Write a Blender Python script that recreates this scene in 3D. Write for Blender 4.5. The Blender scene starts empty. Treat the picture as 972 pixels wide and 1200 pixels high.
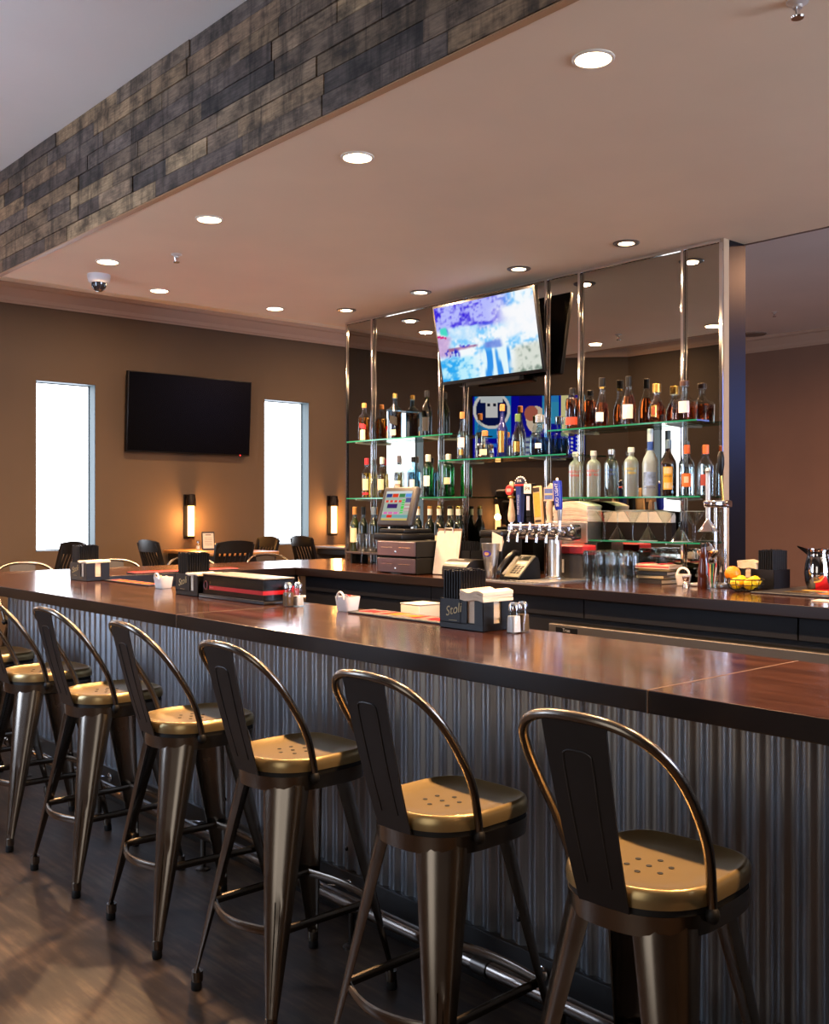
import bpy, bmesh, math, random
from mathutils import Vector, Matrix
PI = math.pi
random.seed(7)
SC = bpy.context.scene
COL = SC.collection
# world axes: x = across the bar (guest side to mirror), y = along the bar, z = up; the camera stands at (0, 0, HC)
HC = 1.49
F = 1198.0
CA, SA = .7514, .6598          # heading of the camera between the bar's two directions
BAR = 1.065
CEIL = 3.0
HIGH = 3.655
MIR = 5.06
LB, LA = 2.334, 6.77           # low ceiling starts here across / ends here along the bar
WALL = 10.0

# ---------------------------------------------------------------- view helpers (layout only)
def ray(px, py):
    u = (px - 486.0) / F; v = (596.0 - py) / F
    return CA * u + SA, CA - SA * u, v
def at_z(px, py, z=BAR):
    a, b, v = ray(px, py); k = (z - HC) / v
    return a * k, b * k
def at_x(px, py, x):
    a, b, v = ray(px, py); k = x / a
    return b * k, HC + v * k
def at_y(px, py, y):
    a, b, v = ray(px, py); k = y / b
    return a * k, HC + v * k

# ---------------------------------------------------------------- materials
def lin(c):
    return c / 12.92 if c <= .04045 else ((c + .055) / 1.055) ** 2.4
def hexc(h):
    h = h.lstrip('#')
    return tuple(lin(int(h[i:i + 2], 16) / 255) for i in (0, 2, 4)) + (1,)
MATS = {}
def mat(name, col, rough=.5, metal=0, noise=0, scale=20, coat=0, spec=.5, trans=0, ior=1.45, bump=0, stretch=(1, 1, 1), emit=None, estr=0, rvar=0, alpha=1):
    if name in MATS: return MATS[name]
    m = bpy.data.materials.new(name); m.use_nodes = True
    nt = m.node_tree; b = nt.nodes['Principled BSDF']
    c = hexc(col) if isinstance(col, str) else col
    b.inputs['Base Color'].default_value = c
    b.inputs['Roughness'].default_value = rough
    b.inputs['Metallic'].default_value = metal
    b.inputs['IOR'].default_value = ior
    b.inputs['Specular IOR Level'].default_value = spec
    b.inputs['Transmission Weight'].default_value = trans
    b.inputs['Coat Weight'].default_value = coat
    b.inputs['Coat Roughness'].default_value = .08
    if emit:
        b.inputs['Emission Color'].default_value = hexc(emit); b.inputs['Emission Strength'].default_value = estr
    if noise or bump or rvar:
        tc = nt.nodes.new('ShaderNodeTexCoord'); mp = nt.nodes.new('ShaderNodeMapping')
        mp.inputs['Scale'].default_value = stretch
        nt.links.new(tc.outputs['Object'], mp.inputs['Vector'])
        n = nt.nodes.new('ShaderNodeTexNoise'); n.inputs['Scale'].default_value = scale; n.inputs['Detail'].default_value = 6
        nt.links.new(mp.outputs['Vector'], n.inputs['Vector'])
        if noise:
            r = nt.nodes.new('ShaderNodeValToRGB')
            r.color_ramp.elements[0].position = .3; r.color_ramp.elements[1].position = .72
            r.color_ramp.elements[0].color = tuple(x * (1 - noise) for x in c[:3]) + (1,)
            r.color_ramp.elements[1].color = tuple(min(1, x * (1 + noise)) for x in c[:3]) + (1,)
            nt.links.new(n.outputs['Fac'], r.inputs['Fac']); nt.links.new(r.outputs['Color'], b.inputs['Base Color'])
        if rvar:
            mr = nt.nodes.new('ShaderNodeMapRange')
            mr.inputs['To Min'].default_value = max(0, rough - rvar); mr.inputs['To Max'].default_value = rough + rvar
            nt.links.new(n.outputs['Fac'], mr.inputs['Value']); nt.links.new(mr.outputs['Result'], b.inputs['Roughness'])
        if bump:
            bp = nt.nodes.new('ShaderNodeBump'); bp.inputs['Strength'].default_value = bump; bp.inputs['Distance'].default_value = .01
            nt.links.new(n.outputs['Fac'], bp.inputs['Height']); nt.links.new(bp.outputs['Normal'], b.inputs['Normal'])
    MATS[name] = m
    return m
def thin(name, tint, gloss=.06, rough=.02, top=.8, pw_=1.8):
    """clear thin-walled glass: tinted see-through plus a fresnel reflection"""
    if name in MATS: return MATS[name]
    m = bpy.data.materials.new(name); m.use_nodes = True; nt = m.node_tree
    nt.nodes.remove(nt.nodes['Principled BSDF']); out = nt.nodes['Material Output']
    t = nt.nodes.new('ShaderNodeBsdfTransparent'); t.inputs['Color'].default_value = hexc(tint)
    g = nt.nodes.new('ShaderNodeBsdfGlossy'); g.inputs['Roughness'].default_value = rough
    lw = nt.nodes.new('ShaderNodeLayerWeight'); lw.inputs['Blend'].default_value = .35
    mr = nt.nodes.new('ShaderNodeMapRange'); mr.inputs['To Min'].default_value = gloss; mr.inputs['To Max'].default_value = top
    nt.links.new(lw.outputs['Facing'], mr.inputs['Value'])
    # facing^2.5 keeps the middle clear and the rims bright
    pw = nt.nodes.new('ShaderNodeMath'); pw.operation = 'POWER'; pw.inputs[1].default_value = pw_
    nt.links.new(lw.outputs['Facing'], pw.inputs[0]); nt.links.new(pw.outputs[0], mr.inputs['Value'])
    mx = nt.nodes.new('ShaderNodeMixShader')
    nt.links.new(mr.outputs['Result'], mx.inputs['Fac']); nt.links.new(t.outputs[0], mx.inputs[1]); nt.links.new(g.outputs[0], mx.inputs[2])
    nt.links.new(mx.outputs[0], out.inputs['Surface'])
    MATS[name] = m
    return m
def emitmat(name, col, s):
    if name in MATS: return MATS[name]
    m = bpy.data.materials.new(name); m.use_nodes = True; nt = m.node_tree
    nt.nodes.remove(nt.nodes['Principled BSDF'])
    e = nt.nodes.new('ShaderNodeEmission'); e.inputs['Color'].default_value = hexc(col); e.inputs['Strength'].default_value = s
    nt.links.new(e.outputs[0], nt.nodes['Material Output'].inputs['Surface'])
    MATS[name] = m
    return m
def screenmat(name, s):
    """a lit screen: the picture comes from the mesh's colour attribute"""
    m = bpy.data.materials.new(name); m.use_nodes = True; nt = m.node_tree
    nt.nodes.remove(nt.nodes['Principled BSDF'])
    a = nt.nodes.new('ShaderNodeAttribute'); a.attribute_name = 'picture'
    e = nt.nodes.new('ShaderNodeEmission'); e.inputs['Strength'].default_value = s
    nt.links.new(a.outputs['Color'], e.inputs['Color']); nt.links.new(e.outputs[0], nt.nodes['Material Output'].inputs['Surface'])
    return m

# ---------------------------------------------------------------- mesh helpers
class MB:
    def __init__(s): s.bm = bmesh.new(); s.mi = 0
    def face(s, pts):
        f = s.bm.faces.new([s.bm.verts.new(p) for p in pts]); f.material_index = s.mi; return f
    def box(s, x0, x1, y0, y1, z0, z1, bev=0, M=None, seg=1):
        xs, ys, zs = sorted((x0, x1)), sorted((y0, y1)), sorted((z0, z1))
        v = [s.bm.verts.new((x, y, z)) for x in xs for y in ys for z in zs]
        fs = [s.bm.faces.new([v[i] for i in q]) for q in ((0, 1, 3, 2), (4, 6, 7, 5), (0, 4, 5, 1), (2, 3, 7, 6), (0, 2, 6, 4), (1, 5, 7, 3))]
        for f in fs: f.material_index = s.mi
        vs = v
        if bev:
            es = list({e for f in fs for e in f.edges})
            r = bmesh.ops.bevel(s.bm, geom=es, offset=bev, segments=seg, affect='EDGES', profile=.5)
            for f in r['faces']: f.material_index = s.mi
            vs = list({w for f in r['faces'] for w in f.verts} | {w for w in v if w.is_valid})
        if M is not None: bmesh.ops.transform(s.bm, matrix=M, verts=vs)
        return s
    def loft(s, rings, cap=True, closed=True):
        R = [[s.bm.verts.new(p) for p in r] for r in rings]
        n = len(R[0])
        for a, b in zip(R, R[1:]):
            for i in range(n if closed else n - 1):
                j = (i + 1) % n
                f = s.bm.faces.new((a[i], a[j], b[j], b[i])); f.material_index = s.mi
        if cap:
            for r, rev in ((R[0], True), (R[-1], False)):
                f = s.bm.faces.new(list(reversed(r)) if rev else r); f.material_index = s.mi
        return s
    def lathe(s, prof, c=(0, 0, 0), n=24, sq=None, capb=True, capt=True, a0=0):
        """prof: (r, z[, square exponent])"""
        rings = []
        for p in prof:
            e = p[2] if len(p) > 2 else (sq or 2)
            ky = p[3] if len(p) > 3 else 1
            ring = []
            for i in range(n):
                a = a0 + 2 * PI * i / n; ca, sa = math.cos(a), math.sin(a)
                k = p[0] / ((abs(ca) ** e + abs(sa) ** e) ** (1 / e)) if p[0] > 0 else .00005
                ring.append((c[0] + k * ca, c[1] + k * sa * ky, c[2] + p[1]))
            rings.append(ring)
        R = [[s.bm.verts.new(q) for q in r] for r in rings]
        for a, b in zip(R, R[1:]):
            for i in range(n):
                j = (i + 1) % n
                f = s.bm.faces.new((a[i], a[j], b[j], b[i])); f.material_index = s.mi
        if capb: s.bm.faces.new(list(reversed(R[0]))).material_index = s.mi
        if capt: s.bm.faces.new(R[-1]).material_index = s.mi
        return s
    def cyl(s, c, r, z0, z1, n=20, r2=None):
        return s.lathe([(r, z0), (r if r2 is None else r2, z1)], c, n)
    def rod(s, p, q, r, n=10, r2=None):
        return s.tube([p, q], r, n, r2=r2)
    def tube(s, pts, r, n=10, closed=False, flat=1, up=None, r2=None):
        P = [Vector(p) for p in pts]; m = len(P)
        rings = []; N = None
        for i in range(m):
            if closed: T = P[(i + 1) % m] - P[i - 1]
            else: T = P[min(i + 1, m - 1)] - P[max(i - 1, 0)]
            T.normalize()
            if N is None:
                N = Vector(up) if up else (Vector((0, 0, 1)) if abs(T.z) < .9 else Vector((1, 0, 0)))
            N = (N - T * N.dot(T)); N.normalize(); B = T.cross(N)
            rr = r if r2 is None else r + (r2 - r) * i / max(1, m - 1)
            rings.append([tuple(P[i] + N * (rr * flat * math.cos(2 * PI * k / n)) + B * (rr * math.sin(2 * PI * k / n))) for k in range(n)])
        if closed: rings.append(rings[0])
        return s.loft(rings, cap=not closed)
    def prism(s, poly, z0, z1, M=None):
        a = [s.bm.verts.new((p[0], p[1], z0)) for p in poly]; b = [s.bm.verts.new((p[0], p[1], z1)) for p in poly]
        n = len(poly)
        fs = [s.bm.faces.new(list(reversed(a))), s.bm.faces.new(b)]
        for i in range(n): fs.append(s.bm.faces.new((a[i], a[(i + 1) % n], b[(i + 1) % n], b[i])))
        for f in fs: f.material_index = s.mi
        if M is not None: bmesh.ops.transform(s.bm, matrix=M, verts=a + b)
        return s
    def ball(s, c, r, n=14, k=(1, 1, 1)):
        prof = []
        m = max(6, n // 2)
        for i in range(m + 1):
            a = -PI / 2 + PI * i / m
            prof.append((max(r * math.cos(a), .00005), r * math.sin(a)))
        R = [[s.bm.verts.new((c[0] + p * math.cos(2 * PI * j / n) * k[0], c[1] + p * math.sin(2 * PI * j / n) * k[1], c[2] + z * k[2])) for j in range(n)] for p, z in prof]
        for a, b in zip(R, R[1:]):
            for i in range(n):
                s.bm.faces.new((a[i], a[(i + 1) % n], b[(i + 1) % n], b[i])).material_index = s.mi
        s.bm.faces.new(list(reversed(R[0]))).material_index = s.mi; s.bm.faces.new(R[-1]).material_index = s.mi
        return s
    def build(s, name, mats, parent=None, smooth=35, loc=None, rotz=0):
        bm = s.bm
        bmesh.ops.remove_doubles(bm, verts=bm.verts, dist=1e-6)
        bmesh.ops.recalc_face_normals(bm, faces=bm.faces)
        me = bpy.data.meshes.new(name); bm.to_mesh(me); bm.free()
        for m in (mats if isinstance(mats, (list, tuple)) else [mats]): me.materials.append(m)
        if smooth:
            for p in me.polygons: p.use_smooth = True
            me.set_sharp_from_angle(angle=math.radians(smooth))
        o = bpy.data.objects.new(name, me); COL.objects.link(o)
        if parent: o.parent = parent
        if loc: o.location = loc
        if rotz: o.rotation_euler = (0, 0, rotz)
        return o
def thing(name, label, cat, loc=(0, 0, 0), rotz=0, group=None):
    o = bpy.data.objects.new(name, None); COL.objects.link(o); o.empty_display_size = .05
    o.location = loc; o.rotation_euler = (0, 0, rotz)
    return tag(o, label, cat, group)
def tag(o, label, cat, group=None):
    o['label'] = label; o['category'] = cat
    if group: o['group'] = group
    return o
def struct(o):
    o['kind'] = 'structure'; return o
def dup(root, loc, rotz, label, group=None):
    r = root.copy(); COL.objects.link(r); r.location = loc; r.rotation_euler = (0, 0, rotz); r['label'] = label
    if group: r['group'] = group
    for ch in list(root.children):
        c = ch.copy(); COL.objects.link(c); c.parent = r
        for g in list(ch.children):
            d = g.copy(); COL.objects.link(d); d.parent = c
    return r
def text(name, body, size, m, parent, M, ext=.0004, shear=0):
    cu = bpy.data.curves.new(name, 'FONT'); cu.body = body; cu.size = size; cu.align_x = 'CENTER'; cu.align_y = 'CENTER'; cu.extrude = ext; cu.shear = shear
    cu.resolution_u = 3
    tmp = bpy.data.objects.new(name + '_t', cu); COL.objects.link(tmp)
    bpy.context.view_layer.update()
    dg = bpy.context.evaluated_depsgraph_get()
    me = bpy.data.meshes.new_from_object(tmp.evaluated_get(dg)); bpy.data.objects.remove(tmp)
    me.materials.clear(); me.materials.append(m)
    me.transform(M)
    o = bpy.data.objects.new(name, me); COL.objects.link(o); o.parent = parent
    return o
def face_m(loc, nrm, roll=0):
    """text plane: reads upright seen from the side the normal points to"""
    n = Vector(nrm).normalized(); up = Vector((0, 0, 1))
    if abs(n.z) > .95: up = Vector((0, 1, 0))
    r = up.cross(n).normalized(); u = n.cross(r)
    M = Matrix((r, u, n)).transposed().to_4x4()
    return Matrix.Translation(loc) @ M @ Matrix.Rotation(roll, 4, 'Z')
def screen(name, w, h, nx, ny, fn, strength, parent, M):
    """a picture on a lit panel: grid mesh with one colour per vertex, u right and v up as seen from its front (+z of M)"""
    me = bpy.data.meshes.new(name)
    vs = [((i / nx - .5) * w, (j / ny - .5) * h, 0) for j in range(ny + 1) for i in range(nx + 1)]
    fs = [(j * (nx + 1) + i, j * (nx + 1) + i + 1, (j + 1) * (nx + 1) + i + 1, (j + 1) * (nx + 1) + i) for j in range(ny) for i in range(nx)]
    me.from_pydata(vs, [], fs)
    ca = me.color_attributes.new('picture', 'FLOAT_COLOR', 'POINT')
    for j in range(ny + 1):
        for i in range(nx + 1):
            c = fn(i / nx, j / ny)
            ca.data[j * (nx + 1) + i].color = (hexc(c) if isinstance(c, str) else tuple(lin(x) for x in c) + (1,))
    me.materials.append(screenmat(name, strength))
    me.transform(M)
    o = bpy.data.objects.new(name, me); COL.objects.link(o); o.parent = parent
    return o
def sm(pts, k=4, closed=False):
    """Catmull-Rom through the points"""
    P = [Vector(p) for p in pts]; out = []; n = len(P)
    for i in range(n if closed else n - 1):
        a = P[(i - 1) % n] if closed or i else P[0]; b = P[i]; c = P[(i + 1) % n]; d = P[(i + 2) % n] if closed or i + 2 < n else P[-1]
        for j in range(k):
            t = j / k
            out.append(.5 * (2 * b + (c - a) * t + (2 * a - 5 * b + 4 * c - d) * t * t + (3 * b - a - 3 * c + d) * t ** 3))
    if not closed: out.append(P[-1])
    return [tuple(p) for p in out]
def area(name, loc, size, power, col, shape='DISK', spread=170, rot=(0, 0, 0), size_y=None, parent=None):
    l = bpy.data.lights.new(name, 'AREA'); l.energy = power; l.color = hexc(col)[:3]; l.shape = shape; l.size = size
    if size_y: l.size_y = size_y
    l.spread = math.radians(spread)
    o = bpy.data.objects.new(name, l); COL.objects.link(o); o.location = loc; o.rotation_euler = rot
    if parent: o.parent = parent
    return o

# ---------------------------------------------------------------- common materials
GUN = mat('gunmetal_steel', '#7d746a', .25, 1, noise=.12, scale=6, rvar=.06)
GUND = mat('dark_gunmetal', '#403e3d', .4, .85, noise=.1, scale=5)
RUBB = mat('black_rubber', '#0c0b0b', .6)
CHR = mat('chrome', '#e8e8ea', .08, 1)
STEEL = mat('brushed_steel', '#bdbab6', .36, 1, noise=.06, scale=60, stretch=(1, .02, 1))
GALV = mat('galvanised_steel', '#8e9095', .44, .85, noise=.14, scale=3, rvar=.06)
BARW = mat('dark_stained_bar_wood', '#3a1f13', .17, 0, noise=.6, scale=5, stretch=(3, .5, 1), coat=.25, rvar=.06)
EDGEW = mat('dark_bar_edge', '#170d0a', .3, 0, noise=.35, scale=8, stretch=(1, .4, 3))
BLK = mat('black_plastic', '#08080a', .4, spec=.3)
BLKM = mat('matte_black', '#0c0c0c', .65, spec=.25)
CHARC = mat('charcoal_panel', '#18181c', .5, spec=.3, noise=.1, scale=9)
WHITE = mat('white_plastic', '#e6e2dc', .4)
CERAM = mat('white_ceramic', '#e9e4dc', .22, coat=.3)
PAPER = mat('white_paper', '#cfc5b8', .85, spec=.2, noise=.06, scale=30)
BLKW = mat('black_painted_wood', '#100e0d', .35, noise=.2, scale=12)
OAK = mat('warm_oak', '#a5713c', .35, noise=.25, scale=9, stretch=(.6, 5, 1))
TABW = mat('table_top_dark', '#6b5a4e', .3, noise=.2, scale=8)
RED = mat('red_print', '#c81e24', .85, spec=.1)
ORANGE = mat('orange_print', '#d8691c', .85, spec=.1)
YEL = mat('yellow_print', '#d9b13c', .5)
BLUE = mat('blue_print', '#1c2f9c', .35)
CREAM = mat('cream_label', '#d8c8a4', .6)
GOLD = mat('gold', '#c9a255', .25, 1)
CORK = mat('cork', '#a9743f', .7, noise=.2, scale=80)
GLASS = thin('clear_glass', '#f4f8f7', .07)
SHELFG = thin('shelf_glass', '#dcefe8', .08)
EDGEG = mat('green_glass_edge', '#1f7a5c', .1, 0, coat=.6)
# ================================================================ THE SETTING
WALLP = mat('taupe_wall_paint', '#574737', .75, noise=.05, scale=2, bump=.03)
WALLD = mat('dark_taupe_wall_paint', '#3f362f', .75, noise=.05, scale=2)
WALLB = mat('brown_wall_paint', '#826656', .75, noise=.05, scale=2)
CEILP = mat('peach_ceiling_paint', '#ecd6b6', .8, noise=.04, scale=1.5, bump=.02)
CEILH = mat('pale_ceiling_paint', '#f0e9e2', .8, noise=.03, scale=1.2)
CROWN = mat('crown_paint', '#b59c8a', .6)

# floor: dark brown vinyl with cloudy streaks
fm = bpy.data.materials.new('dark_floor'); fm.use_nodes = True; nt = fm.node_tree; b = nt.nodes['Principled BSDF']
tc = nt.nodes.new('ShaderNodeTexCoord'); mp = nt.nodes.new('ShaderNodeMapping'); mp.inputs['Scale'].default_value = (1, 1, 1); mp.inputs['Rotation'].default_value = (0, 0, .5)
n1 = nt.nodes.new('ShaderNodeTexNoise'); n1.inputs['Scale'].default_value = 2.2; n1.inputs['Detail'].default_value = 8; n1.inputs['Roughness'].default_value = .65
mp2 = nt.nodes.new('ShaderNodeMapping'); mp2.inputs['Scale'].default_value = (26, 3, 1); mp2.inputs['Rotation'].default_value = (0, 0, .75)
n2 = nt.nodes.new('ShaderNodeTexNoise'); n2.inputs['Scale'].default_value = 1.6; n2.inputs['Detail'].default_value = 6
mx = nt.nodes.new('ShaderNodeMix'); mx.data_type = 'FLOAT'; mx.inputs['Factor'].default_value = .45
rp = nt.nodes.new('ShaderNodeValToRGB'); rp.color_ramp.elements[0].position = .33; rp.color_ramp.elements[1].position = .68
rp.color_ramp.elements[0].color = hexc('#241b16'); rp.color_ramp.elements[1].color = hexc('#685544')
e = rp.color_ramp.elements.new(.5); e.color = hexc('#3b2f27')
for a, c in ((tc.outputs['Object'], mp.inputs['Vector']), (tc.outputs['Object'], mp2.inputs['Vector']), (mp.outputs['Vector'], n1.inputs['Vector']), (mp2.outputs['Vector'], n2.inputs['Vector']),
             (n1.outputs['Fac'], mx.inputs['A']), (n2.outputs['Fac'], mx.inputs['B']), (mx.outputs['Result'], rp.inputs['Fac']), (rp.outputs['Color'], b.inputs['Base Color'])): nt.links.new(a, c)
b.inputs['Roughness'].default_value = .42
XB, YR, XR = 11.85, -3.0, -.8         # far wall across, near end wall along, wall behind the camera
AY, AX = 8.2, .82                     # the angled wall runs from (XR, AY) to (AX, WALL)
m = MB(); m.box(XR - .2, XB + .2, YR - .2, WALL + .4, -.1, 0); struct(m.build('floor', fm, smooth=0))
m = MB(); m.box(XR - .2, XB + .2, YR - .2, WALL + .4, HIGH, HIGH + .1); struct(m.build('ceiling_high', CEILH, smooth=0))

# window wall with two seen openings and a third the mirror shows
W1 = (3.83, 4.44); W2 = (6.477, 7.105); W3 = (1.18, 1.81); WZ = (1.067, 2.754)
def wall_with_holes(name, a0, a1, holes, mtl, place, thick=.25):
    """wall along u in [a0,a1]; holes (u0,u1,z0,z1); place(u, d, z) maps to the room"""
    m = MB()
    us = sorted({a0, a1} | {h[0] for h in holes} | {h[1] for h in holes}); zs = sorted({0, HIGH} | {h[2] for h in holes} | {h[3] for h in holes})
    inside = lambda u, z: any(h[0] - 1e-6 < u < h[1] + 1e-6 and h[2] < z < h[3] for h in holes)
    for i in range(len(us) - 1):
        for j in range(len(zs) - 1):
            if inside((us[i] + us[i + 1]) / 2, (zs[j] + zs[j + 1]) / 2): continue
            for d in (0, thick):
                m.face([place(us[i], d, zs[j]), place(us[i + 1], d, zs[j]), place(us[i + 1], d, zs[j + 1]), place(us[i], d, zs[j + 1])])
    for h in holes:
        for (ua, za, ub, zb) in ((h[0], h[2], h[1], h[2]), (h[1], h[2], h[1], h[3]), (h[1], h[3], h[0], h[3]), (h[0], h[3], h[0], h[2])):
            m.face([place(ua, 0, za), place(ub, 0, zb), place(ub, thick, zb), place(ua, thick, za)])
    for (ua, za, ub, zb) in ((a0, 0, a1, 0), (a1, 0, a1, HIGH), (a1, HIGH, a0, HIGH), (a0, HIGH, a0, 0)):
        m.face([place(ua, 0, za), place(ub, 0, zb), place(ub, thick, zb), place(ua, thick, za)])
    return struct(m.build(name, mtl, smooth=0))
wall_with_holes('wall_left', AX, XB + .2, [(*W1, *WZ), (*W2, *WZ), (*W3, *WZ)], WALLP, lambda u, d, z: (u, WALL + d, z))
REARW = [(4.3, 5.7, .9, 2.9), (7.40, 7.80, 1.07, 2.60), (.2, 1.7, .4, 2.6)]
wall_with_holes('wall_rear', YR, AY, REARW, WALLD, lambda u, d, z: (XR - d, u, z))
wall_with_holes('wall_back', YR, WALL, [(-1.9, -.1, 2.2, 3.3)], WALLB, lambda u, d, z: (XB + d, u, z))
wall_with_holes('wall_right', XR - .2, XB + .2, [(3.3, 6.6, 1.0, 3.0)], WALLP, lambda u, d, z: (u, YR - d, z))
ang = math.atan2(WALL - AY, AX - XR); AL = math.hypot(WALL - AY, AX - XR)
AXM = lambda u, d, z: (XR + u * math.cos(ang) - d * math.sin(ang), AY + u * math.sin(ang) + d * math.cos(ang), z)
wall_with_holes('wall_angled', 0, AL, [], WALLD, AXM)

# windows: frosted bright pane in a thin pale frame, set back in the wall
FRM = mat('window_frame_paint', '#20282a', .4)
PANE = emitmat('daylit_pane', '#eef4ff', 2.6)
PANE3 = emitmat('added_side_glow_pane', '#cfe0ff', 8.0)  # pane of an unseen side window added to brighten the low ceiling
PANE4 = emitmat('added_soft_glow_pane', '#ece8e2', .75)  # pane of an unseen rear window added for soft highlights on the stool legs
PANE2 = emitmat('daylit_shopfront_pane', '#cbdffc', 4.6)
def window(i, place, u0, u1, z0, z1, pane, dep=.16, fr=.012, mull=False):
    m = MB()
    for (a, b_, c, d) in ((u0, u0 + fr, z0, z1), (u1 - fr, u1, z0, z1), (u0, u1, z0, z0 + fr), (u0, u1, z1 - fr, z1)):
        q = [place(a, dep - .02, c), place(b_, dep - .02, c), place(b_, dep - .02, d), place(a, dep - .02, d)]
        r = [place(a, dep + .03, c), place(b_, dep + .03, c), place(b_, dep + .03, d), place(a, dep + .03, d)]
        m.loft([q, r])
    w = struct(m.build('window_%d' % i, FRM, smooth=0))
    m = MB(); m.loft([[place(u0 + fr, dep, z0 + fr), place(u1 - fr, dep, z0 + fr), place(u1 - fr, dep, z1 - fr), place(u0 + fr, dep, z1 - fr)],
                      [place(u0 + fr, dep + .008, z0 + fr), place(u1 - fr, dep + .008, z0 + fr), place(u1 - fr, dep + .008, z1 - fr), place(u0 + fr, dep + .008, z1 - fr)]])
    m.build('pane', pane, w, smooth=0)
    # pale painted lining of the reveal
    m = MB()
    e = .004
    for (ua, za, ub, zb) in ((u0 + e, z0 + e, u1 - e, z0 + e), (u1 - e, z0 + e, u1 - e, z1 - e), (u1 - e, z1 - e, u0 + e, z1 - e), (u0 + e, z1 - e, u0 + e, z0 + e)):
        m.face([place(ua, .002, za), place(ub, .002, zb), place(ub, dep - .021, zb), place(ua, dep - .021, za)])
    m.build('reveal', mat('reveal_paint', '#46555a', .6), w, smooth=0)
PL = lambda u, d, z: (u, WALL + d, z)
window(1, PL, *W1, *WZ, PANE); window(2, PL, *W2, *WZ, PANE); window(3, PL, *W3, *WZ, PANE)
for k, h in enumerate(REARW): window(4 + k, lambda u, d, z: (XR - d, u, z), *h, (PANE2, PANE, PANE4)[k])  # the third is an added glow for the stool legs, out of view
window(8, lambda u, d, z: (XB + d, u, z), -1.9, -.1, 2.2, 3.3, emitmat('added_blue_glow_pane', '#7f98f0', 1.6))  # unseen window added to put a blue sheen on the black end panel
window(7, lambda u, d, z: (u, YR - d, z), 3.3, 6.6, 1.0, 3.0, PANE3)  # added out of view; its glow lifts the low ceiling

# crown mouldings (profile: drop from ceiling, projection from wall)
CP = [(0, -.18), (.012, -.18), (.018, -.165), (.03, -.155), (.04, -.12), (.075, -.075), (.09, -.045), (.115, -.035), (.125, -.012), (.125, 0), (0, 0)]
def crown(i, p, q, nrm):
    m = MB(); n = Vector(nrm).normalized(); rings = []
    for e in (p, q): rings.append([(e[0] + n.x * a, e[1] + n.y * a, HIGH + z) for a, z in CP])
    m.loft(rings); struct(m.build('trim_%d' % i, CROWN, smooth=20))
crown(1, (AX - .05, WALL), (XB, WALL), (0, -1)); crown(2, (XB, YR), (XB, WALL), (-1, 0)); crown(3, (XR, YR), (XR, AY + .05), (1, 0))
crown(4, (XR, AY), (AX, WALL), (math.sin(ang), -math.cos(ang), 0)); crown(5, (XR, YR), (XB, YR), (0, 1))

# dropped ceiling over the bar, its plank-clad guest side
LX1 = 5.285
m = MB(); m.box(LB + .03, LX1, YR, LA, CEIL, HIGH); struct(m.build('ceiling_low', CEILP, smooth=0))
m = MB(); m.box(LX1 - .012, LX1 + .004, YR, LA, CEIL - .004, CEIL + .02); struct(m.build('trim_6', mat('dark_edge_bead', '#6b5344', .6), smooth=0))
pm = bpy.data.materials.new('reclaimed_planks'); pm.use_nodes = True; nt = pm.node_tree; b = nt.nodes['Principled BSDF']
at_ = nt.nodes.new('ShaderNodeAttribute'); at_.attribute_name = 'plank'
tc = nt.nodes.new('ShaderNodeTexCoord')
def nz(sc, stretch, det=8):
    mp = nt.nodes.new('ShaderNodeMapping'); mp.inputs['Scale'].default_value = stretch
    n = nt.nodes.new('ShaderNodeTexNoise'); n.inputs['Scale'].default_value = sc; n.inputs['Detail'].default_value = det; n.inputs['Roughness'].default_value = .65
    nt.links.new(tc.outputs['Object'], mp.inputs['Vector']); nt.links.new(mp.outputs['Vector'], n.inputs['Vector']); return n
def ramp(n, lo, hi, c0, c1):
    r = nt.nodes.new('ShaderNodeValToRGB'); r.color_ramp.elements[0].position = lo; r.color_ramp.elements[1].position = hi
    r.color_ramp.elements[0].color = (c0, c0, c0, 1); r.color_ramp.elements[1].color = (c1, c1, c1, 1)
    nt.links.new(n.outputs['Fac'], r.inputs['Fac']); return r
def mul(a, b_, f=1):
    x = nt.nodes.new('ShaderNodeMix'); x.data_type = 'RGBA'; x.blend_type = 'MULTIPLY'; x.inputs['Factor'].default_value = f
    nt.links.new(a, x.inputs['A']); nt.links.new(b_, x.inputs['B']); return x.outputs['Result']
c = mul(at_.outputs['Color'], ramp(nz(9, (1, 1, 14)), .3, .7, .55, 1.35).outputs['Color'])
c = mul(c, ramp(nz(6, (1, 1, 1.6)), .36, .6, .22, 1.3).outputs['Color'], .9)
c = mul(c, ramp(nz(5, (1, 3.5, .35)), .36, .5, .25, 1.05).outputs['Color'], .75)
nt.links.new(c, b.inputs['Base Color']); b.inputs['Roughness'].default_value = .75
rnd = random.Random(3)
PAL = ['#7a6654', '#8a735c', '#5f5149', '#7f6a54', '#93785b', '#4d443f', '#776453', '#876d55', '#675950', '#a68b6a']
me = bpy.data.meshes.new('wall_soffit'); V = []; Fc = []; Cc = []
rows = 8; rh = (HIGH - CEIL) / rows
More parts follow.
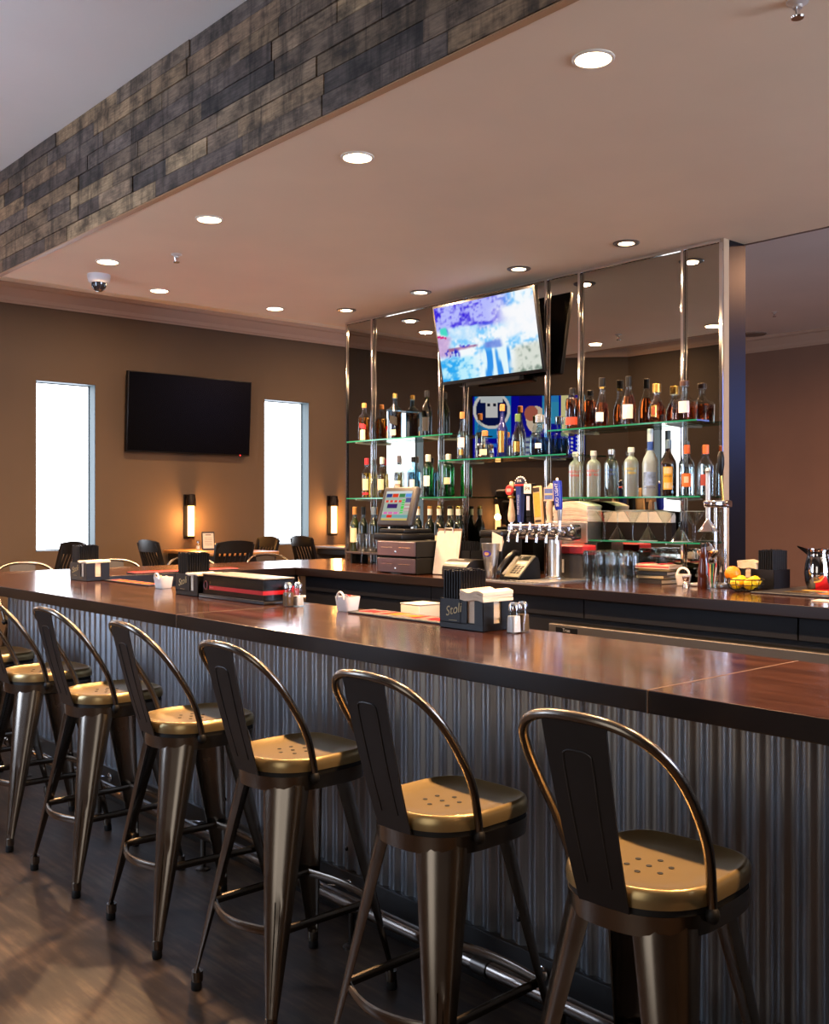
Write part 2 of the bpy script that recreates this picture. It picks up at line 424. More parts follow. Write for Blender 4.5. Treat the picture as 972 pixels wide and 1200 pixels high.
for r in range(rows):
    y = YR + rnd.uniform(-.6, 0); z0 = CEIL + r * rh
    while y < LA:
        L = rnd.uniform(.25, .8); y1 = min(y + L, LA); y0 = max(y, YR)
        if y1 > y0 + .01:
            d = rnd.uniform(0, .009); g = .0022; x = LB - d
            col = hexc(rnd.choice(PAL if r < 5 else PAL[3:5] + PAL[7:] + PAL)); k = rnd.uniform(.75, 1.15); col = tuple(q * k for q in col[:3]) + (1,)
            n0 = len(V)
            for xx in (x, LB + .03):
                for yy in (y0 + g, y1 - g):
                    for zz in (z0 + g, z0 + rh - g): V.append((xx, yy, zz))
            for q in ((0, 1, 3, 2), (0, 4, 5, 1), (2, 3, 7, 6), (0, 2, 6, 4), (1, 5, 7, 3), (4, 6, 7, 5)): Fc.append([n0 + i for i in q]); Cc.append(col)
        y += L
me.from_pydata(V, [], Fc)
ca = me.color_attributes.new('plank', 'FLOAT_COLOR', 'CORNER'); li = 0
for f, col in zip(Fc, Cc):
    for _ in f: ca.data[li].color = col; li += 1
me.materials.append(pm); o = bpy.data.objects.new('wall_soffit', me); COL.objects.link(o); struct(o)
m = MB(); m.box(LB - .004, LB + .03, YR, LA, CEIL - .005, CEIL - .0005); struct(m.build('trim_7', mat('pale_corner_bead', '#a8805c', .5), smooth=0))

# partition that carries the mirror, with its black end panel
PY0, PY1 = 3.15, 6.6
m = MB(); m.box(MIR + .012, 5.275, PY0 + .02, PY1, 0, CEIL - .001); struct(m.build('wall_partition', WALLP, smooth=0))
m = MB(); m.box(MIR + .05, 5.285, PY0 - .004, PY0 + .02, 0, CEIL - .001); struct(m.build('trim_8', mat('black_end_panel_lacquer', '#0c0c10', .3, spec=.5), smooth=0))
m = MB(); m.box(MIR - .004, MIR + .05, PY0 - .006, PY0 + .02, 0, CEIL - .001); struct(m.build('trim_9', mat('beige_corner_trim', '#b89a7a', .5), smooth=0))

# baseboards
BB = mat('dark_baseboard', '#2a211c', .5)
for nm, bx in (('left', (AX, XB, WALL - .015, WALL)), ('back', (XB - .015, XB, YR, WALL)), ('rear', (XR, XR + .015, YR, AY))):
    m = MB(); m.box(*bx, 0, .11); struct(m.build('baseboard_' + nm, BB, smooth=0))

# ================================================================ LIGHTS IN THE CEILING
LENS = emitmat('warm_lamp_lens', '#ffe3b8', 9)
def downlight(x, y, z, label, ring, lens_r, power, col='#ffcd9a', group='recessed ceiling lights'):
    t = thing('recessed_ceiling_light', label, 'ceiling light', (x, y, z), 0, group)
    R = lens_r + (.012 if not ring else .03)
    m = MB(); m.lathe([(R, 0), (R, -.004), (R - .004, -.007), (lens_r + .001, -.007), (lens_r + .001, -.001)], n=32, capt=False, capb=False)
    m.build('trim_ring', mat('white_trim_ring', '#d9cbb9', .4) if not ring else mat('dark_trim_ring', '#6e625a', .3, .6), t)
    m = MB(); m.lathe([(lens_r, -.001), (lens_r, -.0035), (lens_r * .7, -.005), (.0001, -.0055)], n=32, capb=True, capt=False)
    m.build('lens', LENS, t)
    if power: area('lamp', (0, 0, -.012), lens_r * 1.7, power, col, parent=t)
PW = 26
for (y, lb) in ((2.18, 'large recessed light nearest the wooden beam, front row, biggest in view'), (3.46, 'recessed light second from the camera in the row along the wooden beam'),
                (4.71, 'recessed light third from the camera in the row along the wooden beam'), (5.93, 'recessed light just above the dome security camera')):
    downlight(2.712, y, CEIL, lb, False, .06, PW)
for y in (.9, -.35): downlight(2.712, y, CEIL, 'recessed light over the near end of the bar', False, .06, PW)
downlight(3.34, 6.48, CEIL, 'recessed light right of the dome camera at the ceiling end', False, .058, PW)
downlight(4.295, 6.487, CEIL, 'recessed light at the ceiling end above the far sconce', False, .058, PW)
for (y, lb) in ((6.18, 'dark-rimmed recessed light above the left edge of the bar mirror'), (5.33, 'dark-rimmed recessed light just left of the hanging television'),
                (4.40, 'dark-rimmed recessed light right above the hanging television'), (3.57, 'dark-rimmed recessed light above the right end of the bar mirror')):
    downlight(4.738, y, CEIL, lb, True, .045, PW * .8)
# unseen fill lights added on the high ceiling to brighten the main room
for (x, y) in ((.2, 7.6), (4.3, 8.5), (7.2, 8.5), (8.2, 5.6), (9.3, 3.4), (8.4, 1.6)):
    downlight(x, y, HIGH, 'added fill light on the high ceiling of the main room', False, .06, PW * 1.1 if x < 2 else PW * (1.2 if y < 6 else .8), '#ffb98a' if y < 6 else '#ffcd9a')

def sprinkler(x, y, z, label):
    t = thing('ceiling_sprinkler', label, 'sprinkler', (x, y, z), 0, 'fire sprinklers')
    m = MB(); m.lathe([(.032, 0), (.032, -.004), (.014, -.012), (.014, -.02)], n=20); m.build('escutcheon', mat('white_metal', '#cfc4ba', .35, .4), t)
    m = MB(); m.cyl((0, 0, 0), .006, -.045, -.018, 10); m.lathe([(.018, -.05), (.02, -.046), (.004, -.044)], n=16); m.rod((.012, 0, -.02), (.006, 0, -.045), .002, 6); m.rod((-.012, 0, -.02), (-.006, 0, -.045), .002, 6); m.build('deflector', CHR, t)
x, y = at_z(207, 298, CEIL); sprinkler(x, y, CEIL, 'sprinkler head left of centre between the ceiling lights')
x, y = at_z(935, 2, CEIL); sprinkler(x, y, CEIL, 'sprinkler head at the top right corner of the picture')
x, y = at_z(908, 366, HIGH); sprinkler(x, y, HIGH, 'sprinkler head on the far ceiling right of the black end panel')
x, y = at_z(884, 391, HIGH)
t = thing('ceiling_vent', 'dark round vent on the far ceiling near the crown moulding', 'vent', (x, y, HIGH))
m = MB(); m.lathe([(.15, 0), (.15, -.01), (.13, -.02), (.11, -.012), (.09, -.02), (.07, -.012), (.02, -.02)], n=24); m.build('diffuser', mat('vent_metal', '#8b7a6d', .5, .3), t)
x, y = at_z(116, 322, CEIL)
t = thing('ceiling_camera', 'white dome security camera with dark lens bubble on the ceiling', 'security camera', (x, y, CEIL))
m = MB(); m.lathe([(.072, 0), (.072, -.02), (.066, -.045), (.055, -.055)], n=28); m.build('housing', mat('white_camera_housing', '#cfc8c6', .4), t)
m = MB(); m.lathe([(.048, -.055), (.046, -.075), (.036, -.095), (.02, -.107), (.0001, -.11)], n=24, capt=False); m.build('bubble', mat('smoked_bubble', '#101018', .05, coat=1), t)
# ================================================================ THE BAR
BX0, BX1 = 1.99, 2.69      # guest bar slab across
LI, LO = 6.12, 7.0         # left wing along
KX0, KX1 = 4.23, 5.04      # back counter slab
RB = YR + .3
SL = .055
top = thing('bar_countertop', 'dark stained wooden bar top wrapping round the serving aisle', 'bar top', (BX0, 2, BAR))
def slab(name, poly):
    m = MB(); m.prism([(p[0] - BX0, p[1] - 2) for p in poly], -SL, 0)
    bmesh.ops.bevel(m.bm, geom=[e for e in m.bm.edges], offset=.003, segments=2, affect='EDGES', profile=.5)
    o = m.build(name, [BARW, EDGEW], top, smooth=0)
    for p in o.data.polygons:
        if abs(p.normal.z) < .5: p.material_index = 1
    return o
J = [1.439, 3.716]
g = .0016
slab('front_slab', [(BX0, RB), (BX1, RB), (BX1, J[0] - g), (BX0, J[0] - g)])
slab('front_slab', [(BX0, J[0] + g), (BX1, J[0] + g), (BX1, J[1] - g), (BX0, J[1] - g)])
slab('front_slab', [(BX0, J[1] + g), (BX1, J[1] + g), (BX1, LI), (BX1, LO), (BX0, LO)])
slab('wing_slab', [(BX1 + 2 * g, LI), (KX0, LI), (KX0, LO), (BX1 + 2 * g, LO)])
slab('back_slab', [(KX0 + 2 * g, 1.0), (5.275, 1.0), (5.275, PY0 - .012), (KX1, PY0 - .012), (KX1, PY1 + .012), (5.275, PY1 + .012), (5.275, LO), (KX0 + 2 * g, LO)])
SEAM = mat('pale_joint_filler', '#6e5036', .5)
for j in J:
    m = MB(); m.box(-.0004, BX1 - BX0 + .0004, j - 2 - g, j - 2 + g, -SL - .0004, .0005); m.build('joint_strip', SEAM, top, smooth=0)

base = thing('bar_counter', 'bar front clad in vertical corrugated galvanised metal', 'bar counter', (2.3, 2, 0))
FX = 2.30; LBY = 6.42
m = MB(); m.box(.012, .36, RB + .1 - 2, LBY - 2 - .02, 0, BAR - SL - .001); m.box(.012, KX0 + .05 - FX, 6.16 - 2, LBY - 2 - .02, 0, BAR - SL - .001); m.build('carcass', CHARC, base, smooth=0)
# corrugated sheet: wave along the bar, turning the corner at the far end
m = MB(); pitch = .066; amp = .0075; n = int((LBY - RB - .1) / pitch) * 10
ra = []
for k in range(n + 1):
    y = LBY - (LBY - RB - .1) * k / n; ph = (LBY - y) / pitch * 2 * PI
    c = math.cos(ph); w = math.copysign(abs(c) ** .6, c)
    ra.append((-amp * w, y - 2))
for z0, z1 in ((.16, BAR - SL - .001),):
    a = [m.bm.verts.new((x, y, z0)) for x, y in ra]; b_ = [m.bm.verts.new((x, y, z1)) for x, y in ra]
    for k in range(n): m.bm.faces.new((a[k], a[k + 1], b_[k + 1], b_[k]))
o = m.build('corrugated_sheet', mat('corrugated_zinc', '#93959a', .36, .9, noise=.1, scale=2.5, stretch=(1, 4, .15)), base, smooth=60)
m = MB(); m.box(-.012, .012, LBY - 2, LBY - 1.985, .16, BAR - SL - .001); m.build('corner_flashing', GALV, base, smooth=0)
m = MB(); m.box(-.02, .012, RB + .1 - 2, LBY - 2, 0, .162, .006, seg=2); m.build('kickboard', mat('black_kickboard', '#141110', .45), base, smooth=30)
SCR = mat('dark_screw', '#3a3c40', .4, 1)
for y in (5.55, 4.7, 3.85, 3.0, 2.15, 1.3):
    for z in (.955, .24):
        m = MB(); m.lathe([(.008, 0), (.008, .003), (.004, .006)], n=10)
        bmesh.ops.transform(m.bm, matrix=Matrix.Translation((-amp - .0005, round((LBY - y) / pitch) * -pitch + LBY - 2, z)) @ Matrix.Rotation(-PI / 2, 4, 'Y'), verts=m.bm.verts)
        m.build('screw', SCR, base)
# foot rail
rail = thing('foot_rail', 'tubular steel foot rail along the foot of the bar', 'foot rail', (2.13, 2, 0))
m = MB(); m.rod((0, RB + .1 - 2, .148), (0, LBY - 2.05, .148), .024, 20); m.build('pipe', mat('rail_steel', '#8a8078', .25, 1, noise=.1, scale=4), rail)
for k, y in enumerate((5.9, 4.95, 3.95, 2.95, 2.02, 1.0, 0)):
    m = MB(); m.rod((.02, y - 2, .15), (.146, y - 2, .118), .005, 8); m.build('bracket_rod', CHR, rail)
    m = MB(); m.lathe([(.022, 0), (.022, .006), (.01, .012)], n=16)
    bmesh.ops.transform(m.bm, matrix=Matrix.Translation((.1485, y - 2, .118)) @ Matrix.Rotation(-PI / 2, 4, 'Y'), verts=m.bm.verts); m.build('wall_flange', CHR, rail)
    m = MB(); m.rod((0, y - .06 - 2 + .13, .148), (0, y + .0 - 2 + .13, .148), .028, 20); m.build('coupling', mat('rail_coupling', '#5a544f', .3, 1), rail)
    m = MB(); m.rod((0, y - 2 - .2, .0), (0, y - 2 - .2, .13), .011, 10); m.lathe([(.03, 0), (.03, .006), (.012, .012)], (0, y - 2 - .2, 0), 16); m.build('floor_post', mat('rail_coupling', '', 0), rail)

# back counter carcass
back = thing('back_bar_cabinet', 'charcoal panelled cabinet under the back counter', 'cabinet', (4.3, 3.5, 0))
PA0, PA1 = 1.05, 6.12
m = MB(); m.box(.02, .72, PA0 - 3.5, PA1 - 3.5, 0, BAR - SL - .001); m.build('carcass', CHARC, back, smooth=0)
ys = [1.06, 2.3, 3.52, 4.74, 6.1]
for a, b_ in zip(ys, ys[1:]):
    m = MB(); m.box(0, .02, a + .003 - 3.5, b_ - .003 - 3.5, .9, BAR - SL - .002, .002); m.build('apron_panel', CHARC, back, smooth=0)
# under-counter coolers: each with body, door, handle, stainless top rail
def cooler(y0, y1, x0, ztop, label, steel):
    t = thing('undercounter_cooler', label, 'cooler', (x0, (y0 + y1) / 2, 0), 0, 'under-counter coolers'); w = (y1 - y0) / 2
    m = MB(); m.box(.03, 4.298 - x0, -w, w, .06, ztop, .004); m.build('body', BLKM, t, smooth=0)
    for k in (-1, 1):
        m = MB(); m.box(.0, .03, min(0, k * w) + .006, max(0, k * w) - .006, .1, ztop - .06, .004); d = m.build('door', BLK, t, smooth=0)
        m = MB(); m.box(-.025, -.012, k * w * .5 - .12, k * w * .5 + .12, ztop - .12, ztop - .105, .003); m.box(-.013, .001, k * w * .5 - .1, k * w * .5 - .09, ztop - .118, ztop - .108); m.box(-.013, .001, k * w * .5 + .09, k * w * .5 + .1, ztop - .118, ztop - .108); m.build('handle', STEEL, d, smooth=0)
    m = MB(); m.box(-.004, .035, -w, w, ztop - .052, ztop + (.0 if not steel else .001), .004, seg=2); r = m.build('top_rail', mat('satin_steel', '#6e6760', .45, .9) if steel else BLK, t, smooth=0)
    if steel:
        m = MB(); m.box(-.0065, -.003, w - .2, w - .05, ztop - .044, ztop - .012, .002); bd = m.build('badge', BLK, r, smooth=0)
        text('badge_lettering', 'True', .026, mat('badge_grey', '#8f8f92', .4), r, face_m((-.0068, w - .125, ztop - .028), (-1, 0, 0)))
    m = MB()
    for sx in (.08, 4.25 - x0):
        for sy in (-w + .06, w - .06): m.cyl((sx, sy, 0), .015, 0, .061, 10)
    m.build('feet', RUBB, t)
    return t
cooler(1.45, 3.66, 4.18, .872, 'stainless-railed cooler under the right end of the back counter', True)
cooler(4.98, 5.62, 4.02, .80, 'low black cooler under the cash drawers', False)
t = thing('plastic_tub', 'cream plastic tub on the black unit behind the rail mat', 'tub', (4.02, 4.53, .79))
m = MB(); m.box(-.08, .1, -.085, .085, 0, .135, .008, seg=2); m.build('body', mat('cream_plastic', '#cfc3b2', .5), t)
m = MB(); m.box(-.082, .102, -.087, .087, .135, .142, .004, seg=2); m.build('lid', mat('cream_plastic', '', 0), t)
t = thing('speed_rack', 'black bottle unit below the phone in the serving aisle', 'bar unit', (4.06, 4.35, 0))
m = MB(); m.box(-.12, .11, -.6, .6, .72, .79, .006); m.build('tray', BLKM, t, smooth=0)
for sy in (-.57, .57):
    for sx in (-.09, .09):
        m = MB(); m.cyl((sx, sy, 0), .014, 0, .722, 10); m.build('leg', BLKM, t)

# ================================================================ BAR STOOLS
def srr(t, a=.163, bk=.168, fr=.198):
    """seat outline: round at the back (-x), squarer with soft corners at the front (+x); t in [0, 2pi)"""
    c, s = math.cos(t), math.sin(t)
    e = 4.2 if c > 0 else 2.35
    k = 1 / ((abs(c) ** e + abs(s) ** e) ** (1 / e))
    return (k * c * (fr if c > 0 else bk), k * s * a)
def make_stool():
    t = thing('bar_stool', '', 'bar stool', (0, 0, 0), 0, 'gunmetal bar stools along the corrugated front')
    N = 56; SH = .752
    def ring(k, z, dz=None):
        r = []
        for i in range(N):
            x, y = srr(2 * PI * i / N)
            r.append((x * k, y * k, z))
        return r
    m = MB()
    rs = [ring(1.008, SH - .038), ring(1.012, SH - .024), ring(1.006, SH - .013), ring(.99, SH - .005), ring(.965, SH - .0006), ring(.945, SH), ring(.93, SH - .001), ring(.86, SH - .007), ring(.6, SH - .010), ring(.25, SH - .011), ring(.02, SH - .011)]
    m.loft(rs)
    m.mi = 1
    for (hx, hy) in ((0, 0), (.045, 0), (-.045, 0), (.022, .04), (.022, -.04), (-.022, .04), (-.022, -.04)):
        m.lathe([(.0065, SH - .0103), (.0065, SH - .0096)], (hx - .005, hy, 0), 10)
    m.build('seat', [mat('seat_steel', '#ad9568', .3, .75, noise=.1, scale=5), RUBB], t, 40)
    m = MB(); m.loft([ring(.985, SH - .054), ring(.985, SH - .034)]); m.build('gasket', RUBB, t)
    m = MB()
    o1, o2, i1, i2 = ring(.985, SH - .094), ring(.995, SH - .052), ring(.955, SH - .094), ring(.955, SH - .052)
    m.loft([o1, o2, i2, i1, o1], cap=False); m.build('apron', GUN, t, 40)
    # four flared legs, wide at the top, narrow at the foot, folded round the corner
    LEGS = []
    for sx in (1, -1):
        for sy in (1, -1):
            A = Vector((sx * .108, sy * .108, SH - .062)); B = Vector((sx * .225, sy * .203, .03))
            D = Vector((sx, sy, 0)).normalized(); Tn = Vector((-D.y, D.x, 0))
            rings = []
            for k in range(17):
                q = k / 16; P = A.lerp(B, q); w = .056 * (1 - q) ** .9 + .0145
                dep = .75 * w
                gr = .0065 if .52 < q < .93 else 0
                out = [(-1, -.62), (-.8, -.2), (-.45, 0), (-.2, .03), (-.12, .03 - gr / w), (.12, .03 - gr / w), (.2, .03), (.45, 0), (.8, -.2), (1, -.62)]
                inn = [(.93, -.66), (.7, -.32), (.3, -.16), (-.3, -.16), (-.7, -.32), (-.93, -.66)]
                rings.append([tuple(P + Tn * (a * w) + D * (b_ * dep + .012)) for a, b_ in out + inn])
            m = MB(); m.loft(rings); lg = m.build('leg', GUN, t, 35)
            m = MB(); m.lathe([(.0155, 0), (.017, .005), (.0165, .026), (.014, .032)], (B.x, B.y, 0), 14); m.build('rubber_foot', RUBB, lg)
            m = MB(); m.lathe([(.0172, .026), (.0182, .036), (.0178, .058)], (B.x - sx * .002, B.y - sy * .002, 0), 14); m.build('ferrule', GUN, lg)
            LEGS.append((sx, sy, A, B))
    P = lambda sx, sy, z: (lambda q: Vector((sx * (.108 + q * .117), sy * (.108 + q * .095), z)))((SH - .062 - z) / (SH - .092))
    zf = .275
    for sy in (1, -1):
        m = MB(); a, b_ = P(1, sy, zf), P(-1, sy, zf); m.tube([a, a.lerp(b_, .5), b_], .009, 10, flat=1.5, up=(0, 0, 1)); m.build('side_rung', GUN, t)
    for sx, bow, dz in ((-1, .05, -.0), (1, .02, 0)):
        a, b_ = P(sx, 1, zf), P(sx, -1, zf); pts = []
        for k in range(13):
            q = k / 12; p = a.lerp(b_, q); p.x += sx * bow * math.sin(PI * q); pts.append(tuple(p))
        m = MB(); m.tube(pts, .0085, 10, flat=1.7, up=(0, 0, 1)); m.build('back_rung' if sx < 0 else 'front_rung', GUN, t)
    for sy in (1, -1):
        m = MB(); m.rod(P(1, sy, .652), P(-1, sy, .652), .006, 8); m.build('under_brace', GUND, t)
    # bent tube back loop and sheet splat
    half = [(-.045, .166, .695), (-.05, .168, .735), (-.085, .181, .83), (-.135, .186, .915), (-.19, .178, .995), (-.235, .15, 1.05), (-.265, .092, 1.084), (-.276, 0, 1.094)]
    pts = half + [(x, -y, z) for x, y, z in reversed(half[:-1])]
    m = MB(); m.tube(sm(pts, 5), .0105, 12); m.build('back_loop', GUN, t)
    for k in (1, -1):
        m = MB(); m.ball((-.046, k * .168, .697), .0155, 12, (1, .9, 1.2)); m.build('loop_bolt', RUBB, t)
    m = MB()
    rows = []
    for k in range(9):
        q = k / 8; x = -.168 + q * -.104 - .006 * math.sin(PI * q); z = .702 + q * .383; w = .059 + .017 * q
        rows.append([(x, -w, z), (x, w, z), (x - .004, w, z + .001), (x - .004, -w, z + .001)])
    m.loft(rows); sp = m.build('splat', GUND, t, 20)
    e = []
    for (yy, q) in ((-.029, .12), (-.032, .5), (-.034, .78), (-.027, .835), (0, .845), (.027, .835), (.034, .78), (.032, .5), (.029, .12)):
        e.append((-.168 - q * .104 - .006 * math.sin(PI * q) - .004, yy, .702 + q * .383))
    m = MB(); m.tube(sm(e, 4), .0024, 6, flat=.7); m.build('embossed_arch', GUND, sp)
    return t
SX = 1.832
proto = make_stool()
near = [(1.285, 'gunmetal bar stool nearest the camera, at the right end of the row', .07), (1.922, 'second bar stool from the camera in the row along the bar', .04),
        (2.63, 'third bar stool from the camera in the row along the bar', .02), (3.30, 'fourth bar stool from the camera in the row along the bar', -.06),
        (4.005, 'fifth bar stool from the camera, left of centre of the row', .015), (4.70, 'sixth bar stool from the camera, cut by the left edge of the picture', 0),
        (5.41, 'second to last bar stool of the row, mostly hidden at the left edge', 0), (6.1, 'farthest bar stool of the row at the left edge, behind the others', 0)]
for i, (y, lb, rz) in enumerate(near):
    X_ = SX - (.045, .045, .02)[i] if i < 3 else SX
    if i == 0: proto.location = (X_, y, 0); proto.rotation_euler.z = rz; proto['label'] = lb
    else: dup(proto, (X_, y, 0), rz, lb)
far = [(2.77, 'far bar stool at the left edge behind the bar wing'), (3.46, 'far bar stool behind the small rail mat and napkin caddy'),
       (4.12, 'far bar stool peeking over the wing behind the second straw caddy'), (4.86, 'far bar stool in front of the second window')]
for x, lb in far: dup(proto, (x, 7.22, 0), -PI / 2, lb, 'far bar stools behind the wing').scale = (1, 1.25, 1)
# ================================================================ MIRROR, POSTS, GLASS SHELVES
MIRM = mat('mirror_silver', '#aeaaa2', .0, 1)
mir = thing('bar_mirror', 'large mirror panel behind the liquor shelves, up to the ceiling', 'mirror', (MIR, (PY0 + PY1) / 2, BAR))
hw = (PY1 - PY0) / 2
m = MB(); m.box(0, .011, -hw + .012, hw, .001, CEIL - BAR - .012); m.build('glass', MIRM, mir, smooth=0)
m = MB(); m.box(-.012, .011, -hw + .012, hw, CEIL - BAR - .022, CEIL - BAR - .0015, .002); m.build('top_channel', CHR, mir, smooth=0)
m = MB(); m.box(-.014, .011, hw - .018, hw + .002, .001, CEIL - BAR - .022, .003); m.build('side_trim', CHR, mir, smooth=0)
m = MB(); m.box(-.014, -.0045, -hw - .004, -hw + .02, .001, CEIL - BAR - .022, .003); m.build('side_trim', CHR, mir, smooth=0)
ZU, ZM, ZL, ZR, ZG = 2.012, 1.83, 1.572, 1.158, 1.303
SHELVES = {  # name: (y0, y1, z, posts)
    'lu': (5.14, 6.34, ZU), 'll': (5.0, 6.34, ZL), 'mid': (4.12, 5.28, ZM), 'ru': (3.19, 4.27, ZU - .03), 'rl': (3.17, 4.27, ZL - .012), 'mart': (3.17, 3.94, ZG)}
POSTS = [(6.25, ('lu', 'll'), 'leftmost chrome shelf post on the mirror'), (5.47, ('lu', 'll'), 'chrome shelf post behind the left edge of the hanging television'),
         (5.21, ('mid',), 'chrome shelf post below the hanging television'), (4.443, ('mid',), 'chrome shelf post right of the hanging television'),
         (4.165, ('ru', 'rl'), 'chrome shelf post behind the red-banded whiskey bottle'), (3.404, ('ru', 'rl', 'mart'), 'rightmost chrome shelf post on the mirror')]
for y, sh, lb in POSTS:
    t = thing('shelf_post', lb, 'shelf post', (MIR - .012, y, BAR), 0, 'chrome shelf posts')
    m = MB(); m.box(-.012, .0105, -.0095, .0095, 0, CEIL - BAR - .0225, .004, seg=2); m.build('upright', CHR, t, 30)
    for s in sh:
        z = SHELVES[s][2] - BAR
        m = MB(); m.prism([(-.012, -.018), (-.02, -.016), (-.165, -.009), (-.165, -.0005), (-.012, -.0005)], -.005, .005, Matrix(((1, 0, 0, 0), (0, 0, 1, 0), (0, 1, 0, z - .009), (0, 0, 0, 1))))
        m.build('bracket', mat('pale_bracket', '#cfcac4', .25, .7), t, smooth=0)
SLAB = {'lu': 'upper glass shelf on the left of the mirror', 'll': 'lower glass shelf on the left of the mirror', 'mid': 'glass shelf under the hanging television', 'ru': 'upper glass shelf on the right of the mirror',
        'rl': 'glass shelf holding the frosted vodka bottles', 'mart': 'short glass shelf holding the martini glasses'}
SF, SB = 4.862, MIR - .026
for k, (y0, y1, z) in SHELVES.items():
    m = MB(); m.box(SF, SB, y0, y1, z - .009, z)
    for f in m.bm.faces:
        if abs(f.calc_center_median().x - SF) < .001 or abs(f.normal.y) > .9 : f.material_index = 1
    o = m.build('glass_shelf', [SHELFG, EDGEG], smooth=0)
    tag(o, SLAB[k], 'glass shelf', 'glass shelves on the mirror')
# low riser for wine bottles
t = thing('riser_shelf', 'low dark riser for wine bottles at the mirror foot', 'shelf', (4.94, 5.6, BAR))
m = MB(); m.box(-.09, .085, -.72, .75, ZR - BAR - .016, ZR - BAR, .002); m.build('board', mat('riser_board', '#33261f', .25, coat=.3), t, smooth=0)
for yy in (-.7, 0, .68):
    m = MB(); m.box(-.08, .08, yy - .01, yy + .01, .0006, ZR - BAR - .0165); m.build('support', BLKM, t, smooth=0)

# ================================================================ BOTTLES
CLR = mat('clear_spirit', '#eef6f8', .02, trans=1, ior=1.33)
AMB = mat('amber_whiskey', '#f0922c', .02, trans=1, ior=1.34)
AMBD = mat('dark_whiskey', '#c45a20', .02, trans=1, ior=1.34)
GLD = mat('golden_spirit', '#d9ac3a', .02, trans=1, ior=1.34)
PALEB = mat('pale_blue_spirit', '#a8d8e8', .02, trans=1, ior=1.34)
GREENL = mat('green_bottle_liquid', '#1fae58', .02, trans=1, ior=1.34)
OLIVE = mat('olive_bottle_liquid', '#3c4a14', .02, trans=1, ior=1.34)
DARKW = mat('wine_bottle_glass', '#121610', .08, coat=.5)
DARKB = mat('blue_bottle_glass', '#15206a', .06, trans=.35, coat=.5)
DARKR = mat('dark_rum_liquid', '#2a1408', .05, coat=.5)
FROST = mat('frosted_glass', '#cdd8dc', .28, trans=.75, ior=1.3)
FROSTB = mat('frosted_goose_glass', '#bcc8d4', .35, trans=.5, ior=1.3)
GRT = thin('green_tinted_glass', '#7fdca4', .08)
OLT = thin('olive_tinted_glass', '#8f9a4a', .08)
BLT = thin('blue_tinted_glass', '#c6e6f4', .08)
def prof(kind, R, H):
    if kind == 'round':      # straight body, sloping shoulder
        return [(R * .94, 0, 2), (R, .012, 2), (R, .56 * H, 2), (R * .93, .62 * H, 2), (R * .66, .69 * H, 2), (R * .4, .745 * H, 2), (.0145, .79 * H, 2), (.0135, .93 * H, 2), (.0155, .935 * H, 2), (.0155, .96 * H, 2)]
    if kind == 'square':
        return [(R * .95, 0, 7), (R, .01, 7), (R, .62 * H, 7), (R * .94, .665 * H, 5), (R * .6, .71 * H, 3), (.016, .75 * H, 2), (.0145, .93 * H, 2), (.0165, .935 * H, 2), (.0165, .96 * H, 2)]
    if kind == 'vodka':      # rounded high shoulder, short neck
        return [(R * .93, 0, 2), (R, .01, 2), (R, .66 * H, 2), (R * .96, .71 * H, 2), (R * .78, .765 * H, 2), (R * .5, .80 * H, 2), (.016, .825 * H, 2), (.0155, .94 * H, 2), (.018, .945 * H, 2), (.018, .965 * H, 2)]
    if kind == 'tall':       # tapering, long neck
        return [(R * .9, 0, 2), (R, .012, 2), (R * 1.0, .5 * H, 2), (R * .9, .56 * H, 2), (R * .6, .63 * H, 2), (.016, .69 * H, 2), (.014, .93 * H, 2), (.0155, .935 * H, 2), (.0155, .96 * H, 2)]
    if kind == 'onion':      # wide belly
        return [(R * .8, 0, 2, .62), (R * .92, .02, 2, .62), (R, .22 * H, 2, .62), (R * .9, .4 * H, 2, .62), (R * .55, .55 * H, 2, .7), (.02, .64 * H, 2, 1), (.016, .7 * H, 2, 1), (.016, .92 * H, 2, 1), (.019, .93 * H, 2, 1), (.019, .955 * H, 2, 1)]
    if kind == 'cognac':     # tapering shoulders from the base
        return [(R * .94, 0, 2), (R, .012, 2), (R * .98, .38 * H, 2), (R * .82, .52 * H, 2), (R * .52, .63 * H, 2), (.02, .71 * H, 2), (.0155, .78 * H, 2), (.0145, .93 * H, 2), (.0165, .935 * H, 2), (.0165, .96 * H, 2)]
    if kind == 'decanter':   # squat square decanter
        return [(R * .94, 0, 6), (R, .012, 6), (R, .48 * H, 6), (R * .9, .53 * H, 5), (R * .5, .58 * H, 3), (.022, .63 * H, 2), (.017, .69 * H, 2), (.017, .84 * H, 2), (.021, .86 * H, 2), (.021, .88 * H, 2)]
def shrink(P, k, top):
    out = []
    for p in P:
        z = p[1]
        if z > top: break
        out.append((p[0] * k, max(z, .006)) + tuple(p[2:]))
    q = [p for p in P if p[1] > top]
    if q and out:
        a = [p for p in P if p[1] <= top][-1]; b_ = q[0]; f = (top - a[1]) / (b_[1] - a[1]); r = (a[0] + (b_[0] - a[0]) * f) * k
        out.append((r, top) + tuple(a[2:]))
    return out
